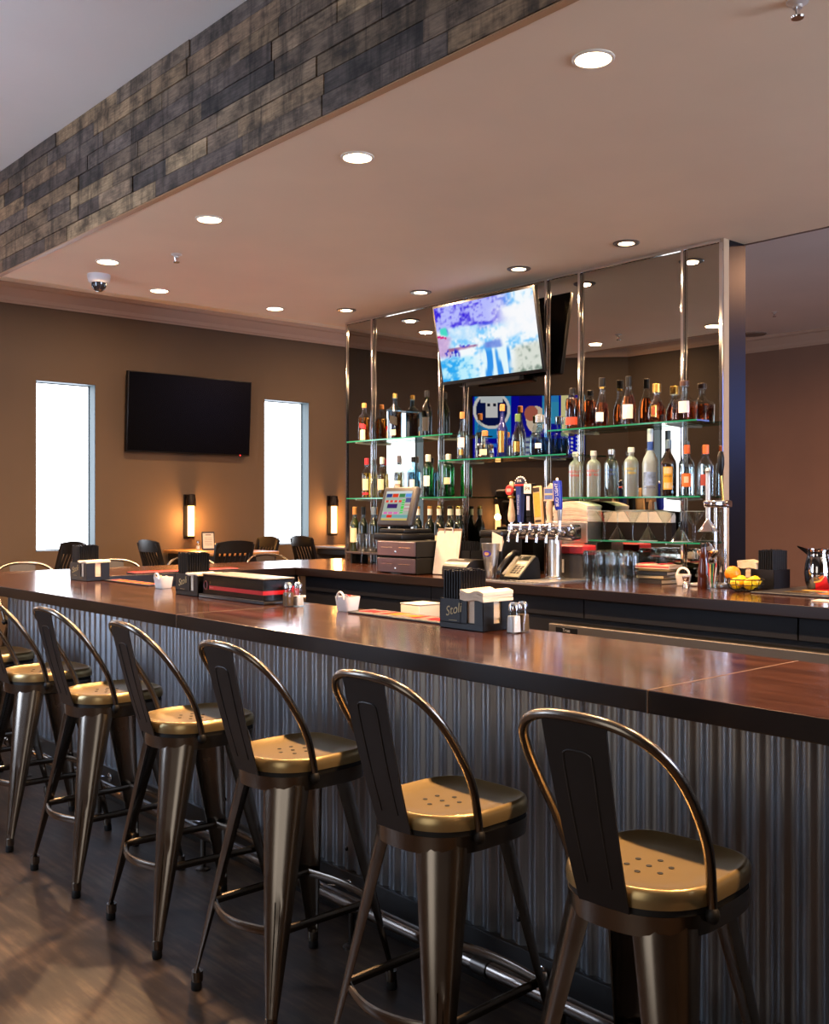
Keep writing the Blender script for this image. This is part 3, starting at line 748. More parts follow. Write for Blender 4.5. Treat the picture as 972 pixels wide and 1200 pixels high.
def bottle(name, label, x, y, z, R, H, kind, glass, liquid, cap, caph=.04, labels=(), fill=.6, group=None, solid=False, foil=None, capr=None, rot=0, shade=None):
    t = thing(name, label, 'bottle', (x, y, z), rot, group)
    P = prof(kind, R, H)
    nn = 36 if kind in ('square', 'decanter') else 26
    m = MB(); m.lathe(P, n=nn); m.build('glass_body', glass, t, 40)
    if liquid:
        m = MB(); m.lathe(shrink(P, .93, fill * H), n=nn); m.build('liquid', liquid, t, 40)
    cr = capr or P[-1][0] + .002
    m = MB(); m.lathe([(cr, H - caph), (cr, H - .003), (cr - .003, H)], n=18); m.build('cap', cap, t)
    if foil:
        m = MB(); m.lathe([(.0175, H - caph - foil[1]), (.0172, H - caph)], n=18, capb=False, capt=False); m.build('neck_foil', foil[0], t)
    front = math.pi + math.radians(28)     # labels face the guests
    for (z0, z1, half, mt, *rest) in labels:
        m = MB(); k = 12; e = P[2][2] if len(P[2]) > 2 else 2; ky = P[2][3] if len(P[2]) > 3 else 1; RR = R * 1.012 + .0006
        sl = rest[0] if rest else 0
        A = []; B = []
        for i in range(k + 1):
            a = front - rot + half * (2 * i / k - 1); ca, sa = math.cos(a), math.sin(a); r = RR / ((abs(ca) ** e + abs(sa) ** e) ** (1 / e))
            d = sl * (2 * i / k - 1)
            A.append(m.bm.verts.new((r * ca, r * sa * ky, z0 * H - d))); B.append(m.bm.verts.new((r * ca, r * sa * ky, z1 * H - d)))
        for i in range(k): m.bm.faces.new((A[i], A[i + 1], B[i + 1], B[i]))
        m.build('label', mt, t, 60)
    return t
def wrap_text(t, body, size, m, R, z, h=None, n='lettering'):
    """one line of lettering bent round the front of a bottle"""
    o = text(n, body, size, m, t, Matrix.Identity(4), ext=0)
    front = math.pi + math.radians(28)
    for v in o.data.vertices:
        a = front + v.co.x / R
        v.co = Vector((math.cos(a) * (R * 1.02 + .001), math.sin(a) * (R * 1.02 + .001), z + v.co.y))
    return o
def by(px, x=4.972): return at_x(px, 596, x)[0]
BX = 4.972
CAPK = BLK; CAPR = mat('red_cap', '#b8232a', .35); CAPO = mat('orange_cap', '#e0641c', .4); CAPW = mat('white_cap', '#d9d3cf', .35); CAPG = mat('grey_cap', '#5d5560', .35)
LBK = mat('black_label', '#15140f', .5); LRED = mat('red_label', '#b3202c', .5); LWH = mat('white_label', '#dedbd6', .5); LCR = mat('cream_bottle_label', '#d2c3a0', .55); LPK = mat('pink_label', '#c9a08f', .5); LOR = mat('orange_label', '#dd6a26', .5); LYE = mat('yellow_label', '#dba12c', .5); LBR = mat('rust_label', '#a03c28', .5)
GU = 'bottles on the upper left glass shelf'
bottle('whiskey_bottle', 'square whiskey bottle with a slanted red label, leftmost on the upper left shelf', BX, by(427), ZU, .037, .30, 'square', GLASS, AMB, CORK, .035, [(.34, .46, .75, LRED, .008), (.04, .3, .6, LCR)], .62, GU)
bottle('whiskey_bottle', 'tall square bluish whiskey bottle with a slanted dark label on the upper left shelf', BX, by(463), ZU, .042, .345, 'square', BLT, AMBD, GOLD, .035, [(.32, .5, .75, LBK, .01), (.08, .2, .5, LCR)], .6, GU)
bottle('whiskey_bottle', 'dark green bottle with a black cap, rightmost on the upper left shelf', BX, by(500.5), ZU, .038, .335, 'round', OLT, OLIVE, CAPK, .045, [(.12, .42, .7, LBK)], .7, GU)
GL = 'bottles on the lower left glass shelf'
bottle('liquor_bottle', 'golden bottle with a red cap, leftmost on the lower left shelf', BX, by(430), ZL, .036, .31, 'round', GLASS, GLD, CAPR, .05, [(.2, .48, .75, LCR), (.08, .14, .8, LRED)], .62, GL)
bottle('liquor_bottle', 'pale gold bottle with a white cap on the lower left shelf', BX, by(448), ZL, .037, .31, 'round', GLASS, GLD, CAPW, .05, [(.2, .46, .75, LCR)], .55, GL)
bottle('gin_bottle', 'clear gin bottle with red print and grey cap on the lower left shelf', BX, by(468), ZL, .040, .315, 'round', GLASS, CLR, CAPG, .05, [(.32, .4, .6, LWH), (.12, .3, .5, LPK)], .6, GL)
bottle('gin_bottle', 'pale blue gin bottle with a dark cap on the lower left shelf', BX, by(485), ZL, .040, .30, 'square', BLT, PALEB, CAPK, .04, [(.16, .44, .5, LWH)], .62, GL)
bottle('gin_bottle', 'green gin bottle half hidden by the register screen', BX, by(502), ZL, .039, .31, 'vodka', GRT, GREENL, CAPW, .05, [(.26, .5, .6, LWH)], .7, GL)
bottle('gin_bottle', 'green gin bottle at the right end of the lower left shelf', BX, by(526), ZL, .042, .305, 'vodka', GRT, GREENL, CAPW, .045, [(.3, .45, .55, LCR)], .7, GL)
GM = 'bottles on the shelf under the television'
bottle('tequila_bottle', 'tall clear bottle with a cork and gold label, leftmost under the television', BX, by(542), ZM, .036, .335, 'tall', GLASS, CLR, CORK, .045, [(.1, .22, .5, GOLD), (.26, .46, .7, LWH)], .6, GM)
bottle('tequila_bottle', 'squat clear tequila bottle with a round stopper under the television', BX - .02, by(571), ZM, .05, .19, 'decanter', GLASS, CLR, CORK, .035, [(.12, .32, .5, LCR)], .5, GM, capr=.021)
bottle('tequila_bottle', 'slim dark blue bottle with a gold label under the television', BX, by(589), ZM, .036, .36, 'tall', DARKB, None, CORK, .045, [(.1, .5, .6, GOLD)], .6, GM)
bottle('tequila_bottle', 'clear tequila bottle with a green capsule and gold label under the television', BX, by(607), ZM, .043, .285, 'cognac', GLASS, CLR, mat('green_capsule', '#4c6b3a', .4), .05, [(.12, .36, .6, GOLD)], .6, GM)
bottle('tequila_bottle', 'square blue-tinted decanter with a glass stopper under the television', BX - .01, by(634), ZM, .048, .265, 'decanter', BLT, mat('deep_blue_liquid', '#3b5f9c', .03, trans=1, ior=1.34), mat('crystal_stopper', '#e6eef4', .05, trans=.8), .05, [(.18, .3, .4, LWH)], .45, GM, capr=.03)
GR = 'bottles on the upper right glass shelf'
zr = ZU - .03
bottle('whiskey_bottle', 'amber whiskey bottle with a wide red band, leftmost on the upper right shelf', BX, by(671), zr, .044, .262, 'vodka', GLASS, AMBD, CAPK, .035, [(.12, .3, .95, LBR)], .76, GR)
bottle('cognac_bottle', 'long-necked cognac bottle with a white shield label on the upper right shelf', BX, by(706), zr, .054, .305, 'onion', GLASS, AMBD, CAPK, .055, [(.12, .3, .6, LWH)], .5, GR, foil=(GOLD, .012))
bottle('cognac_bottle', 'tapering cognac bottle with a square white label on the upper right shelf', BX, by(737), zr, .046, .295, 'cognac', GLASS, AMBD, CAPK, .06, [(.14, .42, .7, LWH)], .6, GR)
bottle('cognac_bottle', 'round-bellied cognac decanter with a gold medallion and gold stopper', BX, by(770), zr, .066, .232, 'onion', GLASS, AMBD, GOLD, .05, [(.16, .44, .32, GOLD), (.2, .4, .22, LBR)], .55, GR, capr=.026)
bottle('whiskey_bottle', 'square whiskey decanter with a grey label, rightmost on the upper right shelf', BX, by(802.5), zr, .056, .232, 'decanter', GLASS, AMBD, mat('brown_stopper', '#3d2018', .4), .03, [(.2, .48, .5, LWH)], .46, GR, capr=.026)
GV = 'bottles on the lower right glass shelf'
zl = ZL - .012
TR, TB, TY = mat('red_lettering', '#d8342a', .5), mat('blue_lettering', '#2a4a9a', .5), mat('yellow_lettering', '#e0c020', .5)
for px, mt, w2, lb, h in ((675, TR, 'PEPPAR', 'frosted vodka bottle with red lettering behind the blue tap handle', .283), (696, TR, 'RUBY RED', 'frosted vodka bottle with red lettering, second on its shelf', .285), (717, TB, 'VODKA', 'vodka bottle with blue lettering on the lower right shelf', .288), (740, TY, 'CITRON', 'frosted vodka bottle with yellow lettering on the lower right shelf', .293)):
    t = bottle('vodka_bottle', lb, BX, by(px), zl, .043, h, 'vodka', FROST if mt != TB else GLASS, None if mt != TB else CLR, CAPW if mt != TB else mat('silver_cap', '#c6c8cc', .25, .9), .03, [], .8, GV)
    wrap_text(t, 'ABSOLUT', .0205, mt, .043, h * .56); wrap_text(t, w2, .0195, mt, .043, h * .475)
    for k in range(5): wrap_text(t, '_ __ ___ __', .008, mat('grey_lettering', '#7d858c', .5), .043, h * (.38 - .035 * k), n='small_print')
t = bottle('vodka_bottle', 'tall frosted vodka bottle with a blue neck band and blue picture', BX, by(762.5), zl, .045, .395, 'tall', FROSTB, None, mat('pale_stopper', '#c6d2d6', .4), .075, [(.16, .36, .9, mat('misty_blue_print', '#7d93bd', .5, noise=.5, scale=40)), ], .6, GV, foil=(mat('blue_neck_band', '#2a4fa0', .4), .075))
wrap_text(t, 'GREY GOOSE', .012, TB, .045, .395 * .13)
t = bottle('rum_bottle', 'dark rum bottle with a yellow and cream label on the lower right shelf', BX, by(784), zl, .044, .325, 'round', mat('dark_rum_glass', '#1a0e08', .06, coat=.6), None, mat('slate_cap', '#5f7484', .4), .05, [(.12, .52, .62, LYE), (.14, .24, .5, LCR), (.4, .5, .5, LCR)], .7, GV)
wrap_text(t, 'SPICED', .014, mat('dark_print', '#1a140f', .5), .0455, .325 * .35)
bottle('vodka_bottle', 'clear bottle with an orange cap and orange label, second from the right on its shelf', BX, by(805.5), zl, .043, .29, 'round', GLASS, CLR, CAPO, .05, [(.18, .44, .6, LOR), (.26, .38, .3, LCR)], .62, GV)
bottle('vodka_bottle', 'clear bottle with an orange cap, rightmost on the lower right shelf', BX, by(827.5), zl, .043, .285, 'round', GLASS, CLR, CAPO, .05, [(.2, .42, .6, LBR)], .62, GV)
GW = 'wine bottles on the low riser'
def wine(px, lb, cap, lab, mt=DARKW, h=.345):
    bottle('wine_bottle', lb, 4.955, by(px, 4.955), ZR, .037, h, 'round', mt, None, cap, .06, lab, .7, GW)
wine(416, 'wine bottle with a cream label, leftmost at the foot of the mirror', CORK, [(.2, .52, .8, LCR)], mat('wine_green_glass', '#232a10', .08, coat=.5))
wine(426, 'dark wine bottle behind the left wine glass', BLK, [(.2, .4, .6, LBK)])
wine(438, 'dark wine bottle behind the right wine glass', mat('silver_foil', '#8c8c86', .3, .8), [(.2, .4, .6, LBK)])
for px, lb, cp in ((490, 'wine bottle with a tan capsule just right of the register screen', CORK), (504, 'wine bottle with a white collar, first right of the register', CORK), (515, 'wine bottle with a white collar, second right of the register', GOLD), (527.5, 'wine bottle with a white collar, third right of the register', BLK), (537.5, 'wine bottle with a white collar next to the shelf post', GOLD)):
    bottle('wine_bottle', lb, 4.955, by(px, 4.955), ZR, .037, .35, 'round', DARKW, None, cp, .02, [(.2, .4, .6, LCR)], .7, GW, foil=(CAPW, .045))

# ================================================================ HANGING TELEVISION
def mixc(a, b_, f): return tuple(x + (y - x) * f for x, y in zip(a, b_))
def vn(x, y, sd=0):
    def h(i, j): return (math.sin(i * 127.1 + j * 311.7 + sd * 74.7) * 43758.5453) % 1
    i, j = math.floor(x), math.floor(y); f, g_ = x - i, y - j; f = f * f * (3 - 2 * f); g_ = g_ * g_ * (3 - 2 * g_)
    return (h(i, j) * (1 - f) + h(i + 1, j) * f) * (1 - g_) + (h(i, j + 1) * (1 - f) + h(i + 1, j + 1) * f) * g_
def ss(a, b_, x):
    t = max(0, min(1, (x - a) / (b_ - a))); return t * t * (3 - 2 * t)
def bar_pic(u, v):
    wx = u + .05 * (vn(u * 9, v * 9, 5) - .5); wy = v + .06 * (vn(u * 8, v * 8, 6) - .5)
    n = .4 * vn(u * 9, v * 8) + .33 * vn(u * 21, v * 19, 2) + .27 * vn(u * 52, v * 40, 3)
    c = mixc((.5, .8, 1), (.97, .99, 1), ss(.25, .6, n))                                   # pale haze
    k = ss(.60, .72, wy) * (1 - ss(.55, .85, wx)); c = mixc(c, mixc((.22, .14, .86), (.72, .74, 1), ss(.3, .62, n)), k)   # violet trees
    k = ss(.52, .56, wy) * (1 - ss(.68, .72, wy)) * ss(.1, .16, wx) * (1 - ss(.40, .46, wx)); c = mixc(c, mixc((.62, .84, 1), (.98, .99, 1), n), k)
    k = ss(.3, .36, wy) * (1 - ss(.58, .62, wy)) * (1 - ss(.1, .17, wx)); c = mixc(c, mixc((.72, .6, .82), (.9, .78, .9), n), k)
    k = ss(.6, .63, wy) * (1 - ss(.7, .74, wy)) * ss(.03, .05, wx) * (1 - ss(.1, .13, wx)); c = mixc(c, (.3, .86, .78), k)
    if abs(wy - .585) < .014 and u < .1: c = (.85, .1, .5)
    k = (1 - ss(.012, .03, abs(wy - .41))) * ss(.1, .13, wx) * (1 - ss(.36, .42, wx)); c = mixc(c, mixc((.5, .25, .45), (.85, .7, .8), n), k)
    k = (1 - ss(.03, .075, math.hypot((wx - .27) * 1.2, wy - .47))) * ss(.42, .55, n); c = mixc(c, (.15, .15, .8), k)
    k = (1 - ss(.05, .09, abs(wx - .12))) * ss(.18, .24, wy) * (1 - ss(.38, .45, wy)) * ss(.45, .55, n); c = mixc(c, (.12, .14, .75), k)
    k = (1 - ss(.26, .32, wy)) * (1 - ss(.3, .45, wx)); c = mixc(c, mixc((.18, .66, .95), (.75, .94, 1), ss(.3, .65, n)), k)  # cyan grass
    st = vn(u * 34, v * 4, 9); k = (1 - ss(.3, .42, wy)) * ss(.4, .46, wx) * (1 - ss(.68, .74, wx)); c = mixc(c, mixc((.2, .58, .92), (.9, .98, 1), ss(.35, .6, st)), k)
    k = ss(.34, .38, wy) * (1 - ss(.43, .47, wy + .25 * (u - .58) ** 2)) * ss(.44, .5, wx) * (1 - ss(.62, .67, wx)); c = mixc(c, mixc((.4, .5, .85), (.6, .72, .95), n), k)
    k = ss(.42, .5, wy) * (1 - ss(.6, .8, abs(wy - .62) * 3)) * ss(.5, .75, wx); c = mixc(c, (.99, .99, 1), k * .9)
    k = (1 - ss(.28, .36, wy)) * ss(.7, .78, wx); c = mixc(c, mixc((.48, .55, .5), (.86, .88, .84), ss(.3, .65, n)), k)
    return c
tvx, tvy, tvz = 4.865, 4.87, 2.915
t = thing('television', 'wall television with a bright blue picture, tilted down above the bar shelves', 'television', (tvx, tvy, tvz))
TM = Matrix.Rotation(-math.radians(10.5), 4, 'Y')     # hinge at the top edge, foot leans to the mirror
W_, H_ = .965, .555
m = MB(); m.box(0, .032, -W_ / 2, W_ / 2, -H_, 0, .005, M=TM, seg=2); m.build('cabinet', BLK, t, 30)
m = MB(); m.box(.03, .055, -.3, .3, -H_ + .03, -.12, .008, M=TM); m.build('back_cover', BLKM, t, 30)
m = MB(); m.box(.004, .05, -.26, .26, -H_ - .03, -H_ + .004, .006, M=TM); m.build('speaker_bar', BLK, t, 30)
SM = TM @ face_m((-.0012, 0, -H_ / 2 + .004), (-1, 0, 0))
screen('lit_screen', W_ - .03, H_ - .036, 120, 68, bar_pic, .37, t, SM)
m = MB(); m.rod((.05, 0, -.2), (MIR - tvx - .013, 0, -.2), .02, 12); m.box(MIR - tvx - .02, MIR - tvx - .013, -.09, .09, -.29, -.11); m.build('wall_arm', BLKM, t, 30)
text('maker_mark', '_____', .012, mat('mark_grey', '#8f8f92', .4), t, TM @ face_m((-.001, 0, -H_ + .008), (-1, 0, 0)))
# ================================================================ ON THE BACK COUNTER
Z = BAR + .0005
def loc(px, py): x, y = at_z(px, py, BAR); return (x, y, Z)
# two cash drawers, one on the other, and the register on top
drw = mat('drawer_front_steel', '#6d6270', .3, .85)
for k, lb in ((0, 'lower cash drawer on the back counter'), (1, 'upper cash drawer under the register')):
    t = thing('cash_drawer', lb, 'cash drawer', (4.30, 5.085, Z + k * .108), 0, 'stacked cash drawers')
    m = MB(); m.box(.012, .26, -.195, .195, .004, .106, .003); m.build('case', BLKM, t, smooth=0)
    m = MB(); m.box(0, .012, -.188, .188, .008, .101, .003); f = m.build('drawer_front', drw, t, smooth=0)
    for s in (-1, 1):
        m = MB(); m.box(-.0015, .001, s * .09 - .055, s * .09 + .055, .062, .066); m.build('slot', mat('slot_metal', '#c9c2c0', .2, 1), f, smooth=0)
    m = MB(); m.lathe([(.009, 0), (.009, .004), (.006, .006)], n=12); bmesh.ops.transform(m.bm, matrix=Matrix.Translation((0, .0, .035)) @ Matrix.Rotation(-PI / 2, 4, 'Y'), verts=m.bm.verts); m.build('lock', CHR, f)
    m = MB()
    for sx in (.04, .23):
        for sy in (-.17, .17): m.cyl((sx, sy, 0), .012, 0, .005, 10)
    m.build('feet', RUBB, t)
zt = Z + .2145
t = thing('register_terminal', 'touch screen cash register with coloured keys on the drawers', 'cash register', (4.47, 5.26, zt))
m = MB(); m.box(-.14, .16, -.20, .10, 0, .045, .012, seg=2); m.box(-.10, .15, -.18, .08, .045, .075, .01, seg=2); m.build('base', BLK, t, 30)
m = MB(); m.box(.02, .08, -.05, .05, .07, .2, .01, seg=2); m.build('neck', BLK, t, 30)
RM = Matrix.Translation((-.05, .0, .095)) @ Matrix.Rotation(math.radians(.0), 4, 'Z') @ Matrix.Rotation(math.radians(16), 4, 'Y')
m = MB(); m.box(-.0, .045, -.175, .175, 0, .275, .014, M=RM, seg=3); m.build('screen_housing', mat('register_grey', '#2a2a2e', .4), t, 30)
m = MB(); m.box(.04, .085, -.1, .1, .03, .2, .02, M=RM, seg=2); m.build('rear_bulge', BLK, t, 30)
def pos_pic(u, v):
    if v > .9: return (.82, .84, .82)
    if v > .78: return [(.2, .25, .5), (.85, .25, .15), (.25, .5, .3), (.4, .6, .9)][min(3, int(u * 4))] if (u * 4) % 1 > .08 else (.75, .78, .72)
    if .62 < v < .7 and u < .66: return (.9, .25, .2) if (u * 6) % 1 > .3 else (.75, .78, .72)
    if .4 < v < .56 and .14 < u < .52: return (.25, .15, .4)
    if .68 < u < .78 and .2 < v < .74: return (.3, .8, .3) if (v * 14) % 1 > .25 else (.7, .75, .7)
    if u > .8 and .6 < v < .76: return (.35, .35, .55)
    if u > .8 and .3 < v < .6: return (.75, .6, .6) if (v * 9) % 1 > .3 else (.8, .8, .75)
    if .22 < v < .3 and u < .66: return (.85, .45, .7) if (u * 5) % 1 > .2 else (.75, .78, .72)
    if .08 < v < .2: return (.85, .2, .15) if .2 < u < .4 else (.45, .65, .65)
    if v < .07: return (.8, .7, .4)
    return (.66, .70, .64)
screen('lit_screen', .27, .205, 54, 40, pos_pic, .36, t, RM @ face_m((-.001, 0, .14), (-1, 0, 0)))

def wineglass(x, y, lb):
    t = thing('wine_glass', lb, 'wine glass', (x, y, Z), 0, 'wine glasses beside the cash drawers')
    m = MB(); m.lathe([(.036, 0), (.034, .003), (.008, .007), (.0045, .014), (.004, .095), (.006, .1)], n=28, capt=False); m.build('foot_and_stem', GLASS, t, 50)
    m = MB(); m.lathe([(.006, .1), (.026, .108), (.04, .13), (.0435, .155), (.04, .19), (.033, .235)], n=28, capb=False, capt=False); m.build('bowl', GLASS, t, 50)
x, y, _ = loc(424, 662.5); wineglass(x, y, 'left of two wine glasses by the cash drawers')
x, y, _ = loc(435, 663.5); wineglass(x + .02, y + .02, 'right of two wine glasses, touching the cash drawers in view')

# receipt printer, black bin of straws, clipboard with receipts, steel cup, phone
t = thing('receipt_printer', 'black rounded receipt printer in front of the clipboard', 'printer', (4.345, 4.487, Z), .0)
pr = [(-.09, 0), (-.09, .05)] + [(-.09 + .09 * (1 - math.cos(a)), .05 + .065 * math.sin(a)) for a in [PI / 2 * k / 6 for k in range(1, 7)]] + [(.1, .112), (.12, .1), (.12, 0)]
m = MB(); m.prism(pr, -.105, .105, Matrix(((1, 0, 0, 0), (0, 0, 1, 0), (0, 1, 0, 0), (0, 0, 0, 1)))); m.build('case', mat('printer_black', '#19181a', .28), t, 30)
m = MB(); m.box(-.0925, -.089, -.07, .07, .016, .038); m.build('front_slot', mat('printer_slot', '#3a3946', .3), t, smooth=0)
m = MB(); m.box(-.02, .03, -.03, .05, .112, .1165, .002); m.build('paper_door', mat('printer_door', '#3b3834', .35), t, smooth=0)
t = thing('straw_bin', 'black bin packed with straws behind the receipt printer', 'straw holder', (4.525, 4.66, Z))
def tub(mb, w, d, h, th=.004):
    mb.box(-d, d, -w, w, 0, th)
    for a in (-1, 1):
        mb.box(a * d, a * (d - th), -w, w, 0, h); mb.box(-d, d, a * w, a * (w - th), 0, h)
m = MB(); tub(m, .092, .05, .16); m.build('bin', BLKM, t, smooth=0)
m = MB()
for i in range(12):
    for j in range(6): m.cyl((-.04 + j * .0155, -.083 + i * .015, 0), .0042, .005, .213 + .006 * math.sin(i * 3 + j * 5), 7)
o = m.build('straws', BLK, t, 40); o['kind'] = 'stuff'
t = thing('clipboard', 'upright clipboard of receipts with a steel clip', 'clipboard', (4.44, 4.765, Z), .0)
CM = Matrix.Rotation(math.radians(9), 4, 'Y')
m = MB(); m.box(.0, .004, -.112, .112, .0, .30, .001, M=CM); m.build('board', mat('clipboard_brown', '#6a5140', .6), t, smooth=0)
m = MB(); m.box(-.0025, -.0004, -.11, .1, .015, .285, M=CM); m.box(-.0045, -.0028, -.09, .109, .005, .275, M=CM); m.build('papers', PAPER, t, smooth=0)
m = MB(); m.tube([CM @ Vector(p) for p in ((-.006, -.04, .27), (-.01, -.035, .3), (-.01, .035, .3), (-.006, .04, .27))], .004, 8); m.build('clip', STEEL, t)
t = thing('mixing_cup', 'tall steel cup with an oval purple badge beside the phone', 'cup', (4.40, 4.315, Z))
m = MB(); m.lathe([(.03, 0), (.031, .004), (.055, .212), (.0565, .216), (.054, .216), (.029, .008)], n=32, capt=True); m.build('body', STEEL, t, 40)
m = MB()
A = []
for ring in (0, 1):
    rr = []
    for i in range(24):
        a = 2 * PI * i / 24; yy = math.cos(a) * .027; zz = .155 + math.sin(a) * .018; R = .031 + .0245 * zz / .212 + .001
        th = PI + math.radians(14) + yy / R; rr.append(((R + .0015 * ring) * math.cos(th), (R + .0015 * ring) * math.sin(th), zz))
    A.append(rr)
m.loft(A); bd = m.build('badge', mat('purple_badge', '#3a2a9c', .35), t, 40)
m = MB()
rr = []
for i in range(24):
    a = 2 * PI * i / 24; yy = math.cos(a) * .017; zz = .155 + math.sin(a) * .0105; R = .031 + .0245 * zz / .212 + .003; th = PI + math.radians(14) + yy / R; rr.append((R * math.cos(th), R * math.sin(th), zz))
m.face(rr); m.build('badge_picture', mat('badge_tan', '#b08a5c', .5), bd, 0)
t = thing('receipt_slip', 'white receipt slips standing up in the steel cup', 'receipt', (4.41, 4.292, Z + .17), .1)
m = MB()
for k in range(3): m.loft([[(k * .006, -.05 + k * .004, 0), (k * .006 + .01, .03, 0), (k * .006 + .02, .036, .115 - k * .01), (k * .006 + .006, -.056, .085 - k * .012)], [(k * .006 + .001, -.05 + k * .004, 0), (k * .006 + .011, .03, 0), (k * .006 + .021, .036, .115 - k * .01), (k * .006 + .007, -.056, .085 - k * .012)]])
m.build('slips', PAPER, t, smooth=0)
t = thing('riser_printer', 'black box printer on the counter behind the steel cup', 'printer', (4.80, 4.62, Z), 0)
m = MB(); m.box(-.09, .1, -.10, .10, 0, .235, .008, seg=2); m.build('case', BLK, t, 30)
m = MB(); m.box(-.095, .1, -.105, .105, .24, .285, .014, seg=2); m.build('cover', mat('printer_black', '', 0), t, 30)
m = MB(); m.box(-.092, -.088, -.08, .08, .17, .2); m.build('pale_strip', mat('olive_strip', '#8d9168', .5), t, smooth=0)
t = thing('desk_phone', 'black desk telephone with a grey keypad and a handset', 'telephone', (4.495, 4.16, Z), .0)
WM = Matrix(((1, 0, 0, 0), (0, 0, 1, 0), (0, 1, 0, 0), (0, 0, 0, 1)))
m = MB(); m.prism([(-.09, 0), (-.09, .012), (.06, .135), (.075, .135), (.09, .1), (.1, 0)], -.07, .095, WM); m.build('stand', BLK, t, 30)
PM = Matrix.Translation((-.09, 0, .0145)) @ Matrix.Rotation(-math.atan2(.123, .15), 4, 'Y')
m = MB(); m.box(.0, .195, -.068, .05, .0, .012, .003, M=PM); fc = m.build('face_panel', mat('phone_olive_grey', '#6d6a58', .4), t, 30)
m = MB()
for i in range(4):
    for j in range(3): m.box(.03 + i * .018, .042 + i * .018, -.052 + j * .026, -.034 + j * .026, .012, .0155, .001, M=PM)
m.build('keypad', BLK, fc, smooth=0)
m = MB(); m.box(.145, .182, -.048, .03, .012, .0135, M=PM); m.build('display', mat('phone_display', '#2e3128', .2), fc, smooth=0)
m = MB(); m.box(.112, .132, -.045, .025, .012, .0132, M=PM); m.build('paper_tab', PAPER, fc, smooth=0)
m = MB(); m.tube([PM @ Vector(p) for p in sm([(.0, .078, .02), (.02, .078, .042), (.1, .078, .05), (.18, .078, .042), (.2, .078, .02)], 4)], .017, 12, flat=.8); m.build('handset', mat('handset_black', '#121113', .25), t, 50)
m = MB(); m.tube(sm([(-.095, .08, .014), (-.13, .06, .006), (-.12, .0, .006), (-.14, -.05, .006), (-.11, -.08, .006)], 5), .004, 8); m.build('cord', BLK, t)
t = thing('red_lid_box', 'dark box with a red lid and white tag behind the tap column', 'box', (4.785, 3.99, Z))
m = MB(); m.box(-.06, .06, -.115, .115, 0, .155, .006); m.build('body', mat('box_dark', '#2a2624', .5), t, smooth=0)
m = MB(); m.box(-.063, .063, -.118, .118, .155, .205, .006); m.build('lid', mat('red_lid', '#c22a2e', .45), t, smooth=0)
m = MB(); m.box(-.0625, -.06, .03, .085, .04, .12); m.build('tag', WHITE, t, smooth=0)
text('tag_lettering', 'Thu', .02, BLK, t, face_m((-.0629, .058, .102), (-1, 0, 0)))

# drip tray, tap tower
t = thing('drip_tray', 'flat stainless drip tray under the beer taps', 'drip tray', (4.42, 4.0, Z))
m = MB(); m.prism([(-.17, -.16), (.33, -.16), (.33, .06), (-.09, .06), (-.09, .36), (-.17, .36)], 0, .008); m.build('tray', STEEL, t, smooth=0)
m = MB()
for k in range(14): m.box(-.15, -.105, -.145 + k * .035, -.13 + k * .035, .008, .0095)
m.build('grille', mat('tray_grille', '#6d6b69', .35, 1), t, smooth=0)
TX, TY_ = 4.655, 4.03
t = thing('beer_tap_tower', 'T-shaped steel beer tower with a row of faucets', 'beer tower', (TX, TY_, Z + .0085))
m = MB(); m.lathe([(.058, 0), (.058, .006), (.042, .012), (.04, .02), (.04, .235)], n=32, capt=True); m.build('column', STEEL, t, 40)
y0, y1 = 3.86 - TY_, 4.385 - TY_
m = MB(); m.box(-.05, .05, y0, y1, .228, .325, .02, seg=3); m.build('header', mat('tower_steel', '#9a95a0', .18, 1), t, 30)
TAPY = [at_x(px, 620, TX - .06)[0] - TY_ for px in (604.5, 615, 626, 637.5, 649, 661, 671)]
for k, y in enumerate(TAPY):
    m = MB(); m.rod((-.05, y, .275), (-.075, y, .275), .019, 16); m.rod((-.075, y, .275), (-.092, y, .275), .011, 12)
    if k < 6:
        m.tube(sm([(-.085, y, .277), (-.105, y, .272), (-.122, y, .25), (-.126, y, .215)], 4), .0085, 10)
        m.lathe([(.011, .283), (.013, .295), (.008, .305)], (-.096, y, 0), 12)
    f = m.build('faucet', CHR, t, 40)
    m = MB(); m.rod((-.0505, y, .275), (-.058, y, .275), .025, 18); m.build('collar', RUBB, f)
# handles are things screwed on the faucets
HZ = Z + .0085 + .3055
def handle(k, lb): return thing('tap_handle', lb, 'tap handle', (TX - .096, TAPY[k] + TY_, HZ), 0, 'beer tap handles')
WHW = mat('whitewashed_wood', '#d3b79c', .5, noise=.15, scale=14)
def stem(t, h=.03):
    m = MB(); m.cyl((0, 0, 0), .0075, 0, h, 12); m.build('ferrule', CHR, t)
t = handle(0, 'white wooden tap handle with a round red badge, leftmost'); stem(t)
m = MB(); m.lathe([(.014, .028), (.021, .04), (.0225, .07), (.018, .11), (.0115, .15), (.0105, .2), (.012, .23), (.0135, .255), (.012, .27), (.006, .276)], n=20); m.build('body', WHW, t, 50)
m = MB(); m.lathe([(.031, 0), (.031, .01), (.028, .013)], n=28); bmesh.ops.transform(m.bm, matrix=Matrix.Translation((-.012, .0, .222)) @ Matrix.Rotation(-PI / 2, 4, 'Y'), verts=m.bm.verts); bd = m.build('round_badge', mat('badge_red', '#c2312f', .4), t, 40)
m = MB(); m.box(-.0262, -.0252, -.018, .018, .212, .232); m.build('badge_panel', mat('badge_pale', '#dba49a', .5), bd, smooth=0)
m = MB(); m.box(-.014, .008, -.024, .024, .17, .188, .004); m.build('gold_collar', GOLD, t, smooth=0)
t = handle(1, 'blue tapered tap handle crowned by a dark half disc with white dots'); stem(t)
